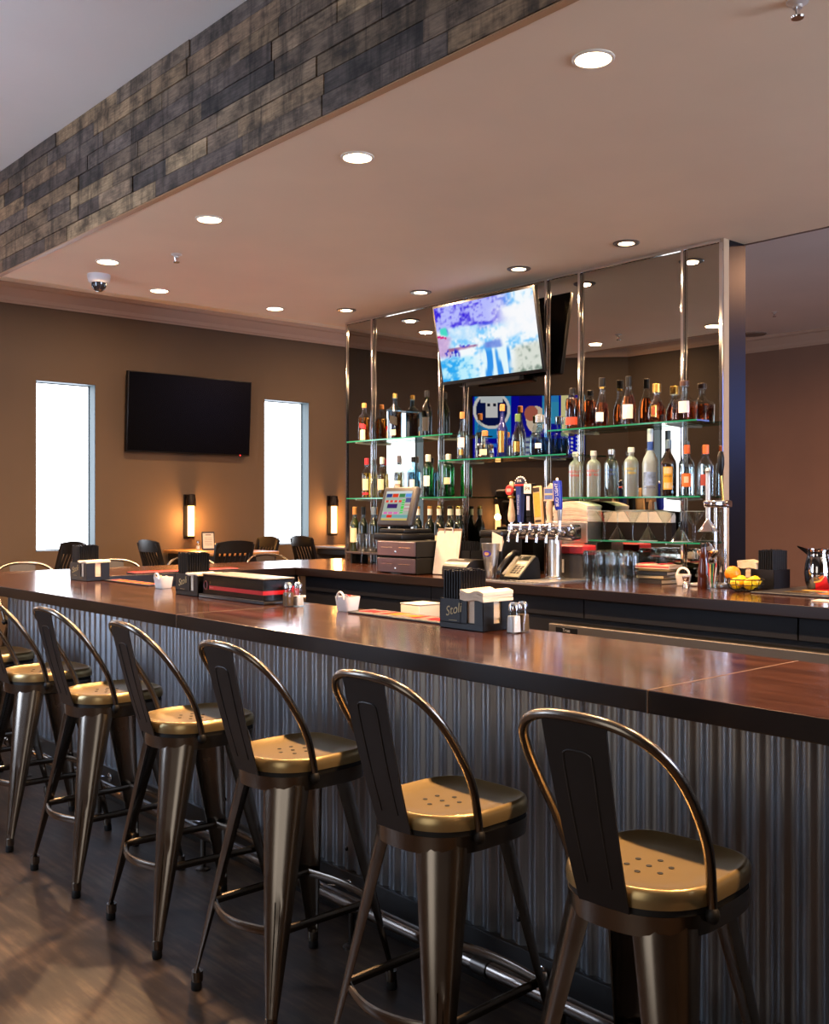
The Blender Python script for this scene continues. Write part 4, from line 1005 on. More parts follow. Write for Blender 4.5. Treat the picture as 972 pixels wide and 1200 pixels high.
m = MB(); m.loft([[(a * w, b_ * w, z) for a, b_ in ((-1, -1), (1, -1), (1, 1), (-1, 1))] for w, z in ((.012, .028), (.015, .1), (.02, .23), (.022, .245))]); m.build('body', mat('handle_blue', '#25387c', .35, noise=.15, scale=30), t, smooth=20)
text('side_lettering', 'FINESTKIND', .022, mat('handle_pale', '#b9bcd0', .5), t, face_m((-.0195, 0, .135), (-1, 0, .0), PI / 2) )
m = MB(); m.box(-.014, .014, -.039, .039, .245, .258, .003); m.build('red_band', mat('badge_red', '', 0), t, smooth=0)
m = MB(); m.prism([(.037 * math.cos(PI * i / 20), .037 * math.sin(PI * i / 20)) for i in range(21)], -.011, .011, Matrix(((0, 0, 1, 0), (1, 0, 0, 0), (0, 1, 0, .258), (0, 0, 0, 1)))); hd = m.build('half_disc', mat('crest_navy', '#171c38', .4), t, 30)
m = MB()
for i in range(9):
    a = PI * (i + .5) / 9; m.ball((0, .044 * math.cos(a), .258 + .044 * math.sin(a)), .0055, 8)
m.build('white_dots', WHITE, hd)
text('crest_lettering', 'IPA', .026, WHITE, hd, face_m((-.0116, 0, .277), (-1, 0, 0)))
t = handle(2, 'black tap handle with a square white IPA plate'); stem(t)
m = MB(); m.box(-.014, .014, -.016, .016, .028, .06, .003); m.box(-.0155, .0155, -.019, .019, .06, .2, .004); m.box(-.022, .022, -.03, .03, .195, .262, .004); m.build('body', BLK, t, 30)
m = MB(); m.box(-.0235, -.0219, -.005 - .026, .028, .2, .257); pl = m.build('plate', WHITE, t, smooth=0)
text('plate_lettering', 'IPA', .031, BLKM, pl, face_m((-.0239, -.002, .229), (-1, 0, 0)))
m = MB(); m.box(-.0168, -.0155, -.012, .012, .1, .185); m.build('side_print', mat('handle_pale', '', 0), t, smooth=0)
t = handle(3, 'flat yellow and tan tap handle with a dark tip, fourth along'); stem(t, .02)
hm = Matrix.Rotation(math.radians(-5), 4, 'X')
m = MB(); m.box(-.009, .009, -.033, .033, .018, .245, .006, M=hm, seg=2); m.build('board', mat('handle_tan', '#d9b98c', .5), t, 30)
m = MB(); m.box(-.0105, -.0088, -.024, .024, .06, .205, M=hm); m.build('yellow_panel', mat('handle_yellow', '#d6a23c', .45, noise=.1, scale=60), t, smooth=0)
m = MB(); m.box(-.0108, -.0088, -.024, .024, .21, .236, M=hm); m.build('dark_strip', mat('handle_brown', '#3e3028', .5), t, smooth=0)
m = MB(); m.box(-.0108, -.0088, -.024, .024, .03, .044, M=hm); m.build('dark_strip', mat('handle_brown', '#3e3028', .5), t, smooth=0)
t = handle(4, 'white wooden tap handle with a blue landscape sign, fifth along'); stem(t)
m = MB(); m.lathe([(.02, .026), (.0215, .034), (.015, .045), (.0195, .08), (.02, .12), (.0165, .16)], n=18); m.build('grip', WHW, t, 50)
m = MB(); m.prism([(-.038, .155), (.036, .155), (.036, .235), (.012, .237), (-.012, .258), (-.034, .245), (-.04, .22)], -.009, .009, Matrix(((0, 0, 1, 0), (1, 0, 0, 0), (0, 1, 0, 0), (0, 0, 0, 1)))); m.build('sign', WHW, t, smooth=20)
m = MB(); m.box(-.0105, -.0088, -.033, .03, .165, .228); pc = m.build('picture', mat('landscape_blue', '#5a6fb0', .5, noise=.3, scale=40), t, smooth=0)
m = MB(); m.box(-.0112, -.0104, -.031, .028, .19, .2); m.build('tan_streak', mat('handle_tan', '', 0), pc, smooth=0)
t = handle(5, 'bright blue round tap handle with white lettering, rightmost'); stem(t, .045)
hm = Matrix.Rotation(math.radians(-4), 4, 'X')
m = MB(); m.lathe([(.011, .04), (.0125, .045), (.016, .105)], n=18); m.build('grey_neck', mat('handle_grey', '#a8a9ad', .3, .7), t, 40)
m = MB(); m.lathe([(.018, .103), (.0235, .115), (.027, .26), (.025, .272), (.014, .274)], n=24); m.mi = 0; bmesh.ops.transform(m.bm, matrix=hm, verts=m.bm.verts); bo = m.build('body', mat('handle_bright_blue', '#1d2f9e', .3), t, 40)
o = text('lettering', 'BUD LIGHT', .027, WHITE, bo, Matrix.Identity(4), ext=0)
for v in o.data.vertices:
    z = .19 + v.co.x; th = PI + .45 - v.co.y / .027; R = .0225 + (z - .103) * .0265 + .0016; v.co = hm @ Vector((R * math.cos(th), R * math.sin(th), z))
m = MB(); m.lathe([(.007, .272), (.008, .285), (.004, .29)], n=12); bmesh.ops.transform(m.bm, matrix=hm, verts=m.bm.verts); m.build('tip', WHITE, t)

# steel dispenser with napkins, linen stack on a dark stand
t = thing('steel_dispenser', 'plain steel cabinet carrying napkins right of the taps', 'dispenser', (4.80, 4.14, Z))
# stands behind the taps, its foot hidden by the glasses
m = MB(); m.box(.055, .2, -.19, .1, .215, .345, .004); m.box(.07, .19, -.16, .07, 0, .22); m.build('cabinet', STEEL, t, smooth=0)
def napkins(name, lb, x, y, z, d, w, h, n, rz=0, cat='napkins', grp='stacks of white napkins', curve=.0):
    t = thing(name, lb, cat, (x, y, z), rz, grp)
    r = random.Random(hash(lb) % 1000 if False else len(lb))
    for k in range(n):
        m = MB(); a = r.uniform(-.004, .004); b_ = r.uniform(-.004, .004); th = h / n
        P0 = []
        for i in range(9):
            q = i / 8 * 2 - 1; P0.append((q, -curve * q * q * h))
        lo = [(a - d, b_ + w * q, k * th + dz * (k / n)) for q, dz in P0]; hi = [(a - d, b_ + w * q, (k + .93) * th + dz * (k / n)) for q, dz in P0]
        ring0 = lo + hi[::-1]; ring1 = [(2 * a - p[0], p[1], p[2]) for p in ring0]
        m.loft([ring0, ring1]); m.build('napkin_layer', PAPER, t, smooth=40)
    return t
napkins('napkin_stack', 'thick white napkin stack on the steel cabinet right of the tap handles', 4.925, 4.085, Z + .3455, .07, .135, .125, 9, curve=.25)
t = thing('linen_stand', 'low dark stand behind the martini glasses', 'stand', (5.0, 3.70, ZG + .0005))
m = MB(); m.box(-.022, .022, -.27, .23, 0, .105, .003); m.build('block', mat('stand_maroon', '#150f10', .8, spec=.2), t, smooth=0)
napkins('linen_stack', 'low white linen stack behind the martini glasses', 5.0, 3.68, ZG + .106, .022, .24, .075, 5, curve=.3)

# upside-down pint glasses
def pint(x, y, lb, z=Z, n=None):
    t = thing('beer_glass', lb, 'glass', (x, y, z), 0, 'upturned beer glasses by the tap tower')
    R = []
    for i in range(40): R.append(1)
    m = MB()
    P = [(.045, .0), (.0455, .01), (.044, .1), (.043, .165), (.038, .178), (.03, .182)]
    rings = []
    for r, zz in P:
        rings.append([(r * (1 + (.035 if .01 < zz < .17 else 0) * math.cos(12 * 2 * PI * i / 72)) * math.cos(2 * PI * i / 72), r * (1 + (.035 if .01 < zz < .17 else 0) * math.cos(12 * 2 * PI * i / 72)) * math.sin(2 * PI * i / 72), zz) for i in range(72)])
    m.loft(rings, cap=False); m.build('wall', GLASS, t, 60)
    m = MB(); m.lathe([(.0415, .160), (.04, .176), (.03, .181)], n=32); m.build('thick_base', mat('solid_glass', '#e8f2f0', .02, trans=1, ior=1.5), t, 50)
for x, y, lb in ((4.70, 3.80, 'upturned ribbed beer glass nearest the tap column'), (4.70, 3.705, 'second upturned ribbed beer glass from the tap column, front row'), (4.70, 3.61, 'third upturned ribbed beer glass from the tap column, front row'),
                 (4.70, 3.515, 'upturned beer glass at the right end of the front row'), (4.80, 3.775, 'upturned beer glass in the middle row, left of its pair'), (4.80, 3.68, 'upturned beer glass in the middle row, right of its pair'),
                 (4.90, 3.79, 'upturned beer glass in the back row, left of its pair'), (4.90, 3.695, 'upturned beer glass in the back row, right of its pair')): pint(x, y, lb)
# martini glasses on the short shelf, alternately upright and upturned
def martini(x, y, up, lb):
    t = thing('martini_glass', lb, 'martini glass', (x, y, ZG + .0005), 0, 'martini glasses on the short shelf')
    f = (lambda P: P) if up else (lambda P: [(r, .172 - z) for r, z in P])
    m = MB(); m.lathe(f([(.035, 0), (.034, .003), (.007, .007), (.0042, .016), (.004, .088)]), n=28, capt=False, capb=False); m.build('foot_and_stem', GLASS, t, 50)
    m = MB(); m.lathe(f([(.004, .088), (.008, .095), (.054, .172)]), n=32, capb=False, capt=False); m.build('bowl', GLASS, t, 50)
    m = MB(); zz = .1715; m.tube([(.054 * math.cos(a), .054 * math.sin(a), zz if up else .172 - zz) for a in [2 * PI * i / 32 for i in range(32)]], .0011, 6, closed=True); m.build('rim', mat('rim_glass', '#eef6f6', .05, trans=.6), t)
for k, (px, up) in enumerate(((709, True), (724, False), (742, True), (760, False), (780, True), (797, False), (815, True))):
    y = by(px, 4.925 if up else 4.915)
    martini(4.925 if up else 4.915, y, up, ('upright' if up else 'upturned') + ' martini glass, ' + ['first', 'second', 'third', 'fourth', 'fifth', 'sixth', 'last'][k] + ' from the left on the short shelf')

# pile of menus with a red-striped towel
px0 = at_z(772, 683)
bx, byy = px0[0] - .02, px0[1]
BOOK = [(.0, .028, '#241f1c', .105), (.0285, .02, '#c9b78e', .09), (.049, .022, '#1c1a1a', .1), (.0715, .012, '#7d6a3d', .095)]
for k, (z, h, c, w) in enumerate(BOOK):
    t = thing('menu_book', ['black menu book at the bottom of the pile', 'cream menu book second in the pile', 'black menu book third in the pile', 'olive menu book on top of the pile'][k], 'book', (bx + .01 * (k % 2), byy - .006 * k, Z + z), .1 * (k - 1), 'menus piled on the back counter')
    m = MB(); m.box(-.08, .08, -w, w, 0, .003); m.box(-.08, .08, -w, w, h - .0035, h - .0005); m.box(-.08, -.077, -w, w, 0, h - .0005); m.build('cover', mat('cover' + c, c, .5), t, smooth=0)
    m = MB(); m.box(-.0765, .076, -w + .004, w - .004, .0032, h - .0037); m.build('pages', PAPER, t, smooth=0)
t = thing('bar_towel', 'folded cream bar towel with red stripes on the menu pile', 'towel', (bx + .01, byy - .01, Z + .084), .05)
m = MB()
for k in range(3):
    rr = []
    for x in (-.07, .07):
        lo = []; hi = []
        for i in range(17):
            q = i / 16 * 2 - 1; dz = .003 * math.sin(q * 6 + k); lo.append((x, q * .11, k * .008 + dz * (k > 0))); hi.append((x, q * .11, k * .008 + .0075 + .003 * math.sin(q * 6 + k + 1)))
        rr.append(lo + hi[::-1])
    m.mi = 0; m.loft(rr)
m.build('cloth', mat('towel_cream', '#d9bfa8', .9), t, 40)
m = MB(); m.box(-.0712, -.0703, -.108, .108, .008, .0145); m.box(-.071, .07, .06, .085, .0275, .029); m.box(-.071, .07, -.06, -.03, .0275, .029); m.build('red_stripes', mat('towel_red', '#c2283a', .8), t, smooth=0)
# white cup, jigger, brown bottle, juicer, straws
def cup(x, y, lb, r=.037, name='sugar_caddy'):
    pass
x, y, _ = loc(803, 686)
t = thing('white_cup', 'white ceramic cup with an arched handle on the back counter', 'cup', (x - .03, y - .01, Z))
m = MB(); m.lathe([(.03, 0), (.033, .003), (.043, .055), (.045, .062), (.041, .062), (.032, .008)], n=32); m.build('bowl', CERAM, t, 50)
m = MB(); m.tube(sm([(0, .041, .058), (0, .03, .085), (0, 0, .098), (0, -.03, .085), (0, -.041, .058)], 5), .006, 10, flat=.6); m.build('arch_handle', CERAM, t, 50)
x, y, _ = loc(812, 689)
t = thing('jigger', 'small steel jigger lying in front of the white cup', 'jigger', (x - .03, y + .02, Z))
m = MB(); m.lathe([(.022, 0), (.017, .02), (.011, .032), (.017, .044), (.021, .06), (.019, .06), (.009, .034)], n=20); m.build('body', CHR, t, 40)
m = MB(); m.lathe([(.0125, .029), (.0135, .032), (.0125, .035)], n=20, capb=False, capt=False); m.build('waist_ring', STEEL, t)
x, y, _ = loc(826, 690)
t = thing('brown_bottle', 'slim dark brown bottle tapering upward left of the straw glass', 'bottle', (x - .005, y, Z))
m = MB(); m.lathe([(.032, 0), (.034, .006), (.03, .12), (.021, .175), (.0145, .2), (.0135, .225)], n=24); m.build('glass_body', mat('brown_bottle_glass', '#4a1f0b', .08, trans=.4, coat=.4), t, 50)
m = MB(); m.lathe([(.0165, .222), (.0165, .238), (.012, .242)], n=18); m.build('cap', BLK, t)
JX, JY = 4.885, 3.105
t = thing('citrus_press', 'tall chrome lever citrus press with a black grip', 'citrus press', (JX, JY, Z))
m = MB(); m.box(-.075, .075, -.095, .095, 0, .02, .006, seg=2); m.build('foot_plate', STEEL, t, 30)
m = MB(); m.rod((.035, -.055, .02), (.035, -.055, .47), .009, 14); m.rod((.035, .005, .02), (.035, .005, .47), .009, 14); m.build('twin_posts', CHR, t)
m = MB(); m.lathe([(.03, .145), (.034, .15), (.06, .185), (.062, .2), (.054, .2), (.03, .16)], (-.015, .02, 0), 28); m.lathe([(.04, .196), (.025, .22), (.006, .243)], (-.015, .02, 0), 24); m.build('juice_cup', CHR, t, 40)
m = MB(); m.lathe([(.056, .30), (.05, .308), (.012, .36), (.011, .375)], (-.015, .02, 0), 28); m.build('cone_press', CHR, t, 40)
m = MB(); m.rod((-.015, .02, .37), (-.015, .02, .62), .013, 14); m.ball((-.015, .02, .63), .016, 12); m.build('ram', STEEL, t)
m = MB(); m.box(-.03, .06, -.085, .04, .43, .47, .008, seg=2); m.rod((.0, -.1, .455), (.0, .05, .455), .016, 14); m.build('head_block', CHR, t, 30)
m = MB(); m.rod((.0, -.065, .45), (-.02, -.062, .62), .007, 10); lv = m.build('lever', GOLD, t)
m = MB(); m.lathe([(.006, .6), (.012, .615), (.019, .66), (.0185, .7), (.013, .728), (.005, .735)], (-.02, -.062, 0), 18); m.build('grip', BLK, lv, 50)
m = MB(); m.box(-.045, -.0, -.02, .05, .02, .125, .008, seg=2); m.build('drip_cup', mat('press_black', '#131214', .3), t, 30)
x, y, _ = loc(837, 691)
t = thing('straw_glass', 'small glass of coloured cocktail straws by the orange', 'glass', (x - .02, y - .005, Z))
m = MB(); m.lathe([(.027, 0), (.0275, .005), (.03, .075), (.029, .075), (.0255, .012)], n=26); m.build('tumbler', GLASS, t, 50)
rr_ = random.Random(5)
for k, c in enumerate(('#c2302a', '#2f8a4a', '#d8d4cc', '#c2302a', '#e0a030', '#2f8a4a', '#d8d4cc', '#1c1c1c', '#c2302a')):
    a = 2 * PI * k / 9; m = MB(); m.rod((.012 * math.cos(a), .012 * math.sin(a), .014), (.024 * math.cos(a + .4), .024 * math.sin(a + .4), .13 + rr_.uniform(-.012, .01)), .0021, 7); m.build('straw', mat('straw' + c, c, .4), t)
# wire basket of lemons with an orange
LX_, LY_, _ = loc(866.5, 693.5); LX_ += .06; LY_ += .0
t = thing('fruit_basket', 'black wire basket of lemons on the back counter', 'basket', (LX_, LY_, Z))
WIRE = mat('black_wire', '#17130f', .4, .5)
m = MB()
for r, z in ((.093, .062), (.09, .035), (.055, .004)): m.tube([(r * math.cos(a), r * math.sin(a), z) for a in [2 * PI * i / 40 for i in range(40)]], .0022 if z < .06 else .0032, 8, closed=True)
m.build('rings', WIRE, t)
m = MB()
for i in range(14):
    a = 2 * PI * i / 14; m.tube(sm([(.0, 0, .004), (.05 * math.cos(a), .05 * math.sin(a), .004), (.082 * math.cos(a), .082 * math.sin(a), .02), (.093 * math.cos(a), .093 * math.sin(a), .062)], 3), .0016, 6)
o = m.build('ribs', WIRE, t)
def lemon(x, y, z, rz, lb, tilt=0):
    t = thing('lemon', lb, 'lemon', (x, y, z), rz, 'lemons in the wire basket')
    m = MB(); m.lathe([(.0001, -.038), (.005, -.036), (.009, -.032), (.021, -.024), (.029, -.010), (.0312, .002), (.029, .014), (.020, .025), (.009, .032), (.006, .035), (.0001, .037)], n=20, capb=False, capt=False)
    bmesh.ops.transform(m.bm, matrix=Matrix.Rotation(PI / 2 + tilt, 4, 'X'), verts=m.bm.verts); m.build('peel', mat('lemon_peel', '#e8b510', .42, noise=.08, scale=60, bump=.25), t, 60)
    m = MB(); m.ball((0, -.037, 0), .004, 8); bmesh.ops.transform(m.bm, matrix=Matrix.Rotation(tilt, 4, 'X'), verts=m.bm.verts); m.build('stem_end', mat('lemon_stem', '#8a7a2a', .6), t)
for a, lb in ((PI - .55, 'front lemon at the left in the wire basket'), (PI + .95, 'front lemon in the middle of the wire basket'), (-.6, 'lemon at the right of the wire basket'), (.95, 'lemon at the back of the wire basket')):
    lemon(LX_ + .05 * math.cos(a), LY_ + .05 * math.sin(a), Z + .04 + (.008 if abs(a) < 1 else 0), a + PI / 2, lb)
t = thing('orange', 'single orange resting behind the lemons', 'orange', (LX_ + .038, LY_ + .096, Z + .083))
m = MB(); m.ball((0, 0, 0), .041, 24); m.build('peel', mat('orange_peel', '#e58312', .45, noise=.06, scale=60, bump=.3), t, 60)
m = MB(); m.ball((-.012, 0, .0395), .004, 8, (1, 1, .4)); m.build('stem_end', mat('orange_stem', '#6a5a20', .6), t)

# ================================================================ NAPKIN AND STRAW CADDIES
STK = mat('caddy_gold_print', '#b9a878', .45)
def caddy(x, y, rz, lb, straws=True, flip=1, nap=.115, txt=True, tilt=False):
    """origin at the middle of the foot; long side along y, lettered face at -x; straws at +y*flip"""
    t = thing('napkin_caddy', lb, 'napkin caddy', (x, y, Z), rz, 'black napkin and straw caddies')
    L, D, H, th = .11, .072, .105, .004
    C_ = mat('caddy_black', '#0c0c0f', .42, spec=.35)
    m = MB(); s = flip
    m.box(-D, D, -L, L, 0, .025, .002)
    # closed straw side, open slots round the napkins
    for sx in (-1, 1):
        a, b_ = sorted((-s * .03, s * L)); m.box(sx * D, sx * (D - th), a, b_, .02, H)
        a, b_ = sorted((-s * L, -s * .066)); m.box(sx * D, sx * (D - th), a, b_, .02, H, .0015)
        a, b_ = sorted((sx * D, sx * .018)); m.box(a, b_, -s * L, -s * (L - th), .02, H, .0015)
    m.box(-D, D, s * .002 - th / 2, s * .002 + th / 2, .02, H); m.box(-D, D, s * L, s * (L - th), .02, H)
    m.build('holder', C_, t, smooth=0)
    r = random.Random(int(abs(x * 100)))
    if straws:
        m = MB()
        for i in range(10):
            for j in range(7):
                m.cyl((-D + .013 + i * (2 * D - .026) / 9, s * (.014 + j * .0135), 0), .0052, .021, .205 + r.uniform(-.004, .004), 7)
        o = m.build('straws', BLK, t, 50); o['kind'] = 'stuff'
    k = 11
    for i in range(k):
        z0 = .021 + i * nap / k; m = MB(); a = r.uniform(-.002, .002); over = -.002 if z0 < H - .004 else .009
        yc = -s * .0535; hw_ = .0475 if z0 < H - .004 else .058
        P0 = [(q, .006 * math.sin(q * 4 + i * .35) * max(0, (z0 - .075) * 16)) for q in [j / 5 - 1 for j in range(11)]]
        lo = [(-D + th + .002 - over, yc + q * hw_ + a, z0 + dz) for q, dz in P0]; hi = [(-D + th + .002 - over, yc + q * hw_ + a, z0 + dz + nap / k * .985) for q, dz in P0]
        ra_ = lo + hi[::-1]; rb_ = [(D - th - .002 + over, p[1], p[2] + .003 * (z0 > H)) for p in ra_]
        m.loft([ra_, rb_]); m.build('napkin', mat('napkin_paper', '#dccbb2', .85, noise=.05, scale=25), t, 40)
    if txt:
        text('lettering', 'Stoli', .047, STK, t, face_m((-D - .0006, s * .04, .066), (-1, 0, 0), .25), shear=.35)
        m = MB(); m.box(-D - .0008, -D, s * .04 - .02, s * .04 + .022, .029, .0302); m.build('small_line', STK, t, smooth=0)
    return t
caddy(2.492 + .072, 2.483 + .108, .0, 'black caddy of napkins and straws with gold lettering, beside the near salt and pepper')
caddy(2.458 + .075, 4.39 + .105, .0, 'black straw and napkin caddy at the left end of the red-striped box', nap=.088)
caddy(2.50 + .06, 5.735 + .11, .04, 'black straw and napkin caddy farthest down the guest bar', nap=.094)
caddy(4.985, 2.86, -.08, 'black caddy of napkins and straws behind the lemons on the back counter', flip=-1, txt=False, nap=.12)

# salt and pepper
SALT = mat('salt', '#e6e2de', .9); PEP = mat('ground_pepper', '#6a5236', .9, noise=.3, scale=300)
def shaker(x, y, fillm, lb, grp, f=.055, z=Z, k=1.0):
    t = thing('salt_shaker' if fillm is SALT else 'pepper_shaker', lb, 'shaker', (x, y, z), 0, grp)
    m = MB(); m.lathe([(.0205 * k, 0, 8), (.0215 * k, .004 * k, 8), (.0205 * k, .05 * k, 4), (.0195 * k, .062 * k, 2), (.0155 * k, .074 * k, 2), (.0155 * k, .08 * k, 2)], n=32); m.build('glass_jar', thin('jar_glass', '#f2f4f2', .04, top=.5, pw_=3), t, 40)
    m = MB(); m.lathe([(.0175 * k, .004 * k, 8), (.018 * k, .006 * k, 8), (.0175 * k, f * k, 4)], n=32); m.build('contents', fillm, t, 40)
    m = MB(); m.lathe([(.018 * k, .078 * k), (.0185 * k, .082 * k), (.0175 * k, .096 * k), (.012 * k, .104 * k), (.0001, .106 * k)], n=24, capt=False); m.build('cap', CHR, t, 40)
shaker(2.556, 2.397, SALT, 'glass salt shaker with a chrome cap, nearest the camera', 'near salt and pepper', .058)
shaker(2.608, 2.405, PEP, 'glass pepper shaker with a chrome cap, behind the near salt', 'near salt and pepper', .06)
shaker(2.515, 3.695, PEP, 'glass pepper shaker at the right end of the red-striped box', 'far salt and pepper', .06)
shaker(2.556, 3.678, SALT, 'glass salt shaker beside the pepper near the red-striped box', 'far salt and pepper', .045)
# white caddies of sweetener packets
def packets(t, n, z, cols, sp=.028, seed=1):
    r = random.Random(seed)
    for k in range(n):
        m = MB(); m.box(-.001, .001, -.019, .019, 0, .045, M=Matrix.Translation((r.uniform(-sp, sp), r.uniform(-.012, .012), z + r.uniform(-.004, .006))) @ Matrix.Rotation(r.uniform(-.9, .9), 4, 'Z') @ Matrix.Rotation(r.uniform(-.25, .25), 4, 'Y'))
        m.build('packet', mat('packet' + cols[k % len(cols)], cols[k % len(cols)], .6), t, smooth=0)
def sugar(x, y, rz, lb, cols):
    t = thing('sugar_caddy', lb, 'sugar caddy', (x, y, Z), rz, 'white sugar caddies')
    m = MB(); m.lathe([(.032, 0, 5), (.035, .004, 5), (.042, .055, 5), (.042, .061, 5), (.039, .061, 5), (.034, .01, 5)], n=40, a0=0); m.build('dish', CERAM, t, 40)
    m = MB(); m.tube(sm([(-.0405, -.02, .05), (-.0415, -.014, .072), (-.0415, .0, .08), (-.0415, .014, .072), (-.0405, .02, .05)], 4), .005, 8); m.build('end_lobe', CERAM, t, 40)
    packets(t, 9, .02, cols, seed=len(lb))
sugar(2.59, 3.37, .1, 'white square sugar caddy with coloured packets in front of the rail mat', ['#dcd4cc', '#d8742c', '#cfc8c4', '#9aa4b4', '#c8342e'])
sugar(2.59, 4.98, .1, 'white sugar caddy left of the middle straw caddy', ['#e4d9cc', '#e0c8a0', '#dcd4cc'])
t = thing('packet_glass', 'small glass of pink sweetener packets between the box and pepper', 'glass', (2.60, 3.775, Z))
m = MB(); m.lathe([(.026, 0), (.027, .005), (.033, .07), (.0315, .07), (.025, .01)], n=28); m.build('tumbler', GLASS, t, 50)
packets(t, 9, .03, ['#d8445a', '#e0707c', '#d03848'], .016, 4)

# rail mats
def mat_thing(x0, x1, y0, y1, lb, z=Z, word='rail mat'):
    t = thing('rail_mat', lb, 'bar mat', ((x0 + x1) / 2, (y0 + y1) / 2, z), 0, 'printed bar mats'); a, b_ = (x1 - x0) / 2, (y1 - y0) / 2
    m = MB(); m.box(-a, a, -b_, b_, 0, .008, .002); m.build('rubber', mat('mat_rubber', '#1b1b1f', .5), t, smooth=0)
    return t, a, b_
t, a, b_ = mat_thing(2.535, 2.675, 2.72, 3.30, 'black rail mat with red and orange print left of the lettered caddy')
r = random.Random(9)
for k in range(16):
    m = MB(); y = -b_ + .03 + k * (2 * b_ - .06) / 16; m.box(-.035 + r.uniform(-.01, .02), .045 + r.uniform(-.02, .01), y, y + .03, .008, .0088); m.build('print', (RED, ORANGE, mat('print_orange_red', '#d8452a', .5))[(1 if 5 < k < 11 else 0) if k % 4 else 2], t, smooth=0)
t, a, b_ = mat_thing(2.585, 2.685, 5.15, 5.70, 'black rail mat with orange print right of the farthest caddy')
for k in range(9):
    m = MB(); y = -b_ + .03 + k * .053; m.box(-.03, .03, y, y + .046, .008, .0088); m.build('print', (RED, ORANGE)[k % 2], t, smooth=0)
t, a, b_ = mat_thing(3.0, 3.78, 6.15, 6.28, 'long bright red rail mat on the wing of the bar')
m = MB(); m.box(-a + .006, a - .006, -b_ + .006, b_ - .006, .008, .0095); m.build('print', mat('bright_red_print', '#e0282a', .4), t, smooth=0)
t, a, b_ = mat_thing(4.66, 5.2, 1.95, 2.745, 'black bar mat with orange print under the steel pitcher')
for (x0, x1, y0, y1, mt) in ((-.2, .2, -.3, .3, mat('mat_dark_print', '#2a2522', .5)), (-.17, -.03, -.28, .1, ORANGE), (.03, .17, -.25, .24, RED), (-.16, -.05, .13, .28, GOLD), (-.02, .02, -.28, .26, YEL)):
    m = MB(); m.box(x0, x1, y0, y1, .008, .0086 if mt.name == 'mat_dark_print' else .0092); m.build('print', mt, t, smooth=0)
# steel pitcher and a folded paper
PX_, PY_ = 5.07, 2.60
t = thing('water_pitcher', 'shiny steel water pitcher cut by the right edge of the picture', 'pitcher', (PX_, PY_, Z + .0092))
m = MB(); m.lathe([(.05, 0), (.056, .004), (.066, .04), (.07, .08), (.066, .125), (.056, .165), (.053, .18), (.058, .205), (.055, .205), (.05, .178), (.062, .12), (.066, .08), (.06, .03), (.04, .008)], n=44); m.build('body', mat('polished_steel', '#c8c2bc', .06, 1), t, 50)
m = MB(); m.loft([[(-.03, .045, .175), (-.045, .035, .195), (-.05, .03, .207), (-.03, .055, .209)], [(-.055, .085, .214), (-.058, .083, .218), (-.06, .082, .222), (-.056, .088, .222)]]); m.build('spout', mat('polished_steel', '', 0), t, 50)
m = MB(); m.tube(sm([(.03, -.05, .185), (.06, -.095, .17), (.065, -.105, .11), (.04, -.062, .055)], 5), .008, 10, flat=.6); m.build('handle', mat('polished_steel', '', 0), t, 50)
t = thing('folded_paper', 'folded white paper at the counter edge by the right border', 'paper', (4.50, 2.26, Z), .1)
m = MB(); m.box(-.05, .05, -.06, .06, 0, .0012); m.box(-.049, .05, -.059, .06, .0025, .0037, M=Matrix.Rotation(.02, 4, 'X')); m.build('sheet', PAPER, t, smooth=0)

# long black box with a red stripe on its tray
t = thing('serving_tray', 'flat black tray under the red-striped box', 'tray', (2.555, 4.09, Z))
m = MB(); m.box(-.095, .095, -.285, .285, 0, .012, .003, seg=2); m.build('tray', mat('tray_charcoal', '#222226', .4), t, 30)
m = MB(); m.box(-.095, -.088, -.285, .285, .011, .018, .002); m.box(.088, .095, -.285, .285, .011, .018, .002); m.box(-.088, .088, .278, .285, .011, .018, .002); m.build('lip', mat('tray_charcoal', '', 0), t, smooth=0)
t = thing('striped_box', 'long black box with a red stripe and silver lid on the guest bar', 'box', (2.56, 4.10, Z + .0125))
m = MB(); m.box(-.083, .083, -.265, .265, 0, .094, .003); m.build('body', mat('box_gloss_black', '#0c0b0c', .22, coat=.4), t, smooth=0)
m = MB(); m.box(-.0845, -.083, -.2655, .2, .028, .046); m.box(-.0845, .0835, -.2665, -.265, .028, .046); m.build('red_stripe', mat('stripe_red', '#b81e26', .35), t, smooth=0)
m = MB(); m.box(-.086, .086, -.268, .268, .094, .101, .003); m.build('silver_lid', mat('lid_silver', '#7d7770', .4, .9, noise=.15, scale=30), t, smooth=0)
m = MB(); m.tube([(-.0845, .232 + .016 * math.cos(a), .046 + .02 * math.sin(a)) for a in [2 * PI * i / 24 for i in range(24)]], .003, 6, closed=True); m.build('emblem', mat('emblem_red', '#7a1a20', .4), t)
text('stripe_lettering', 'Marlboro' if False else '=====', .012, mat('stripe_pale', '#d8a0a0', .4), t, face_m((-.0849, .178, .037), (-1, 0, 0)))
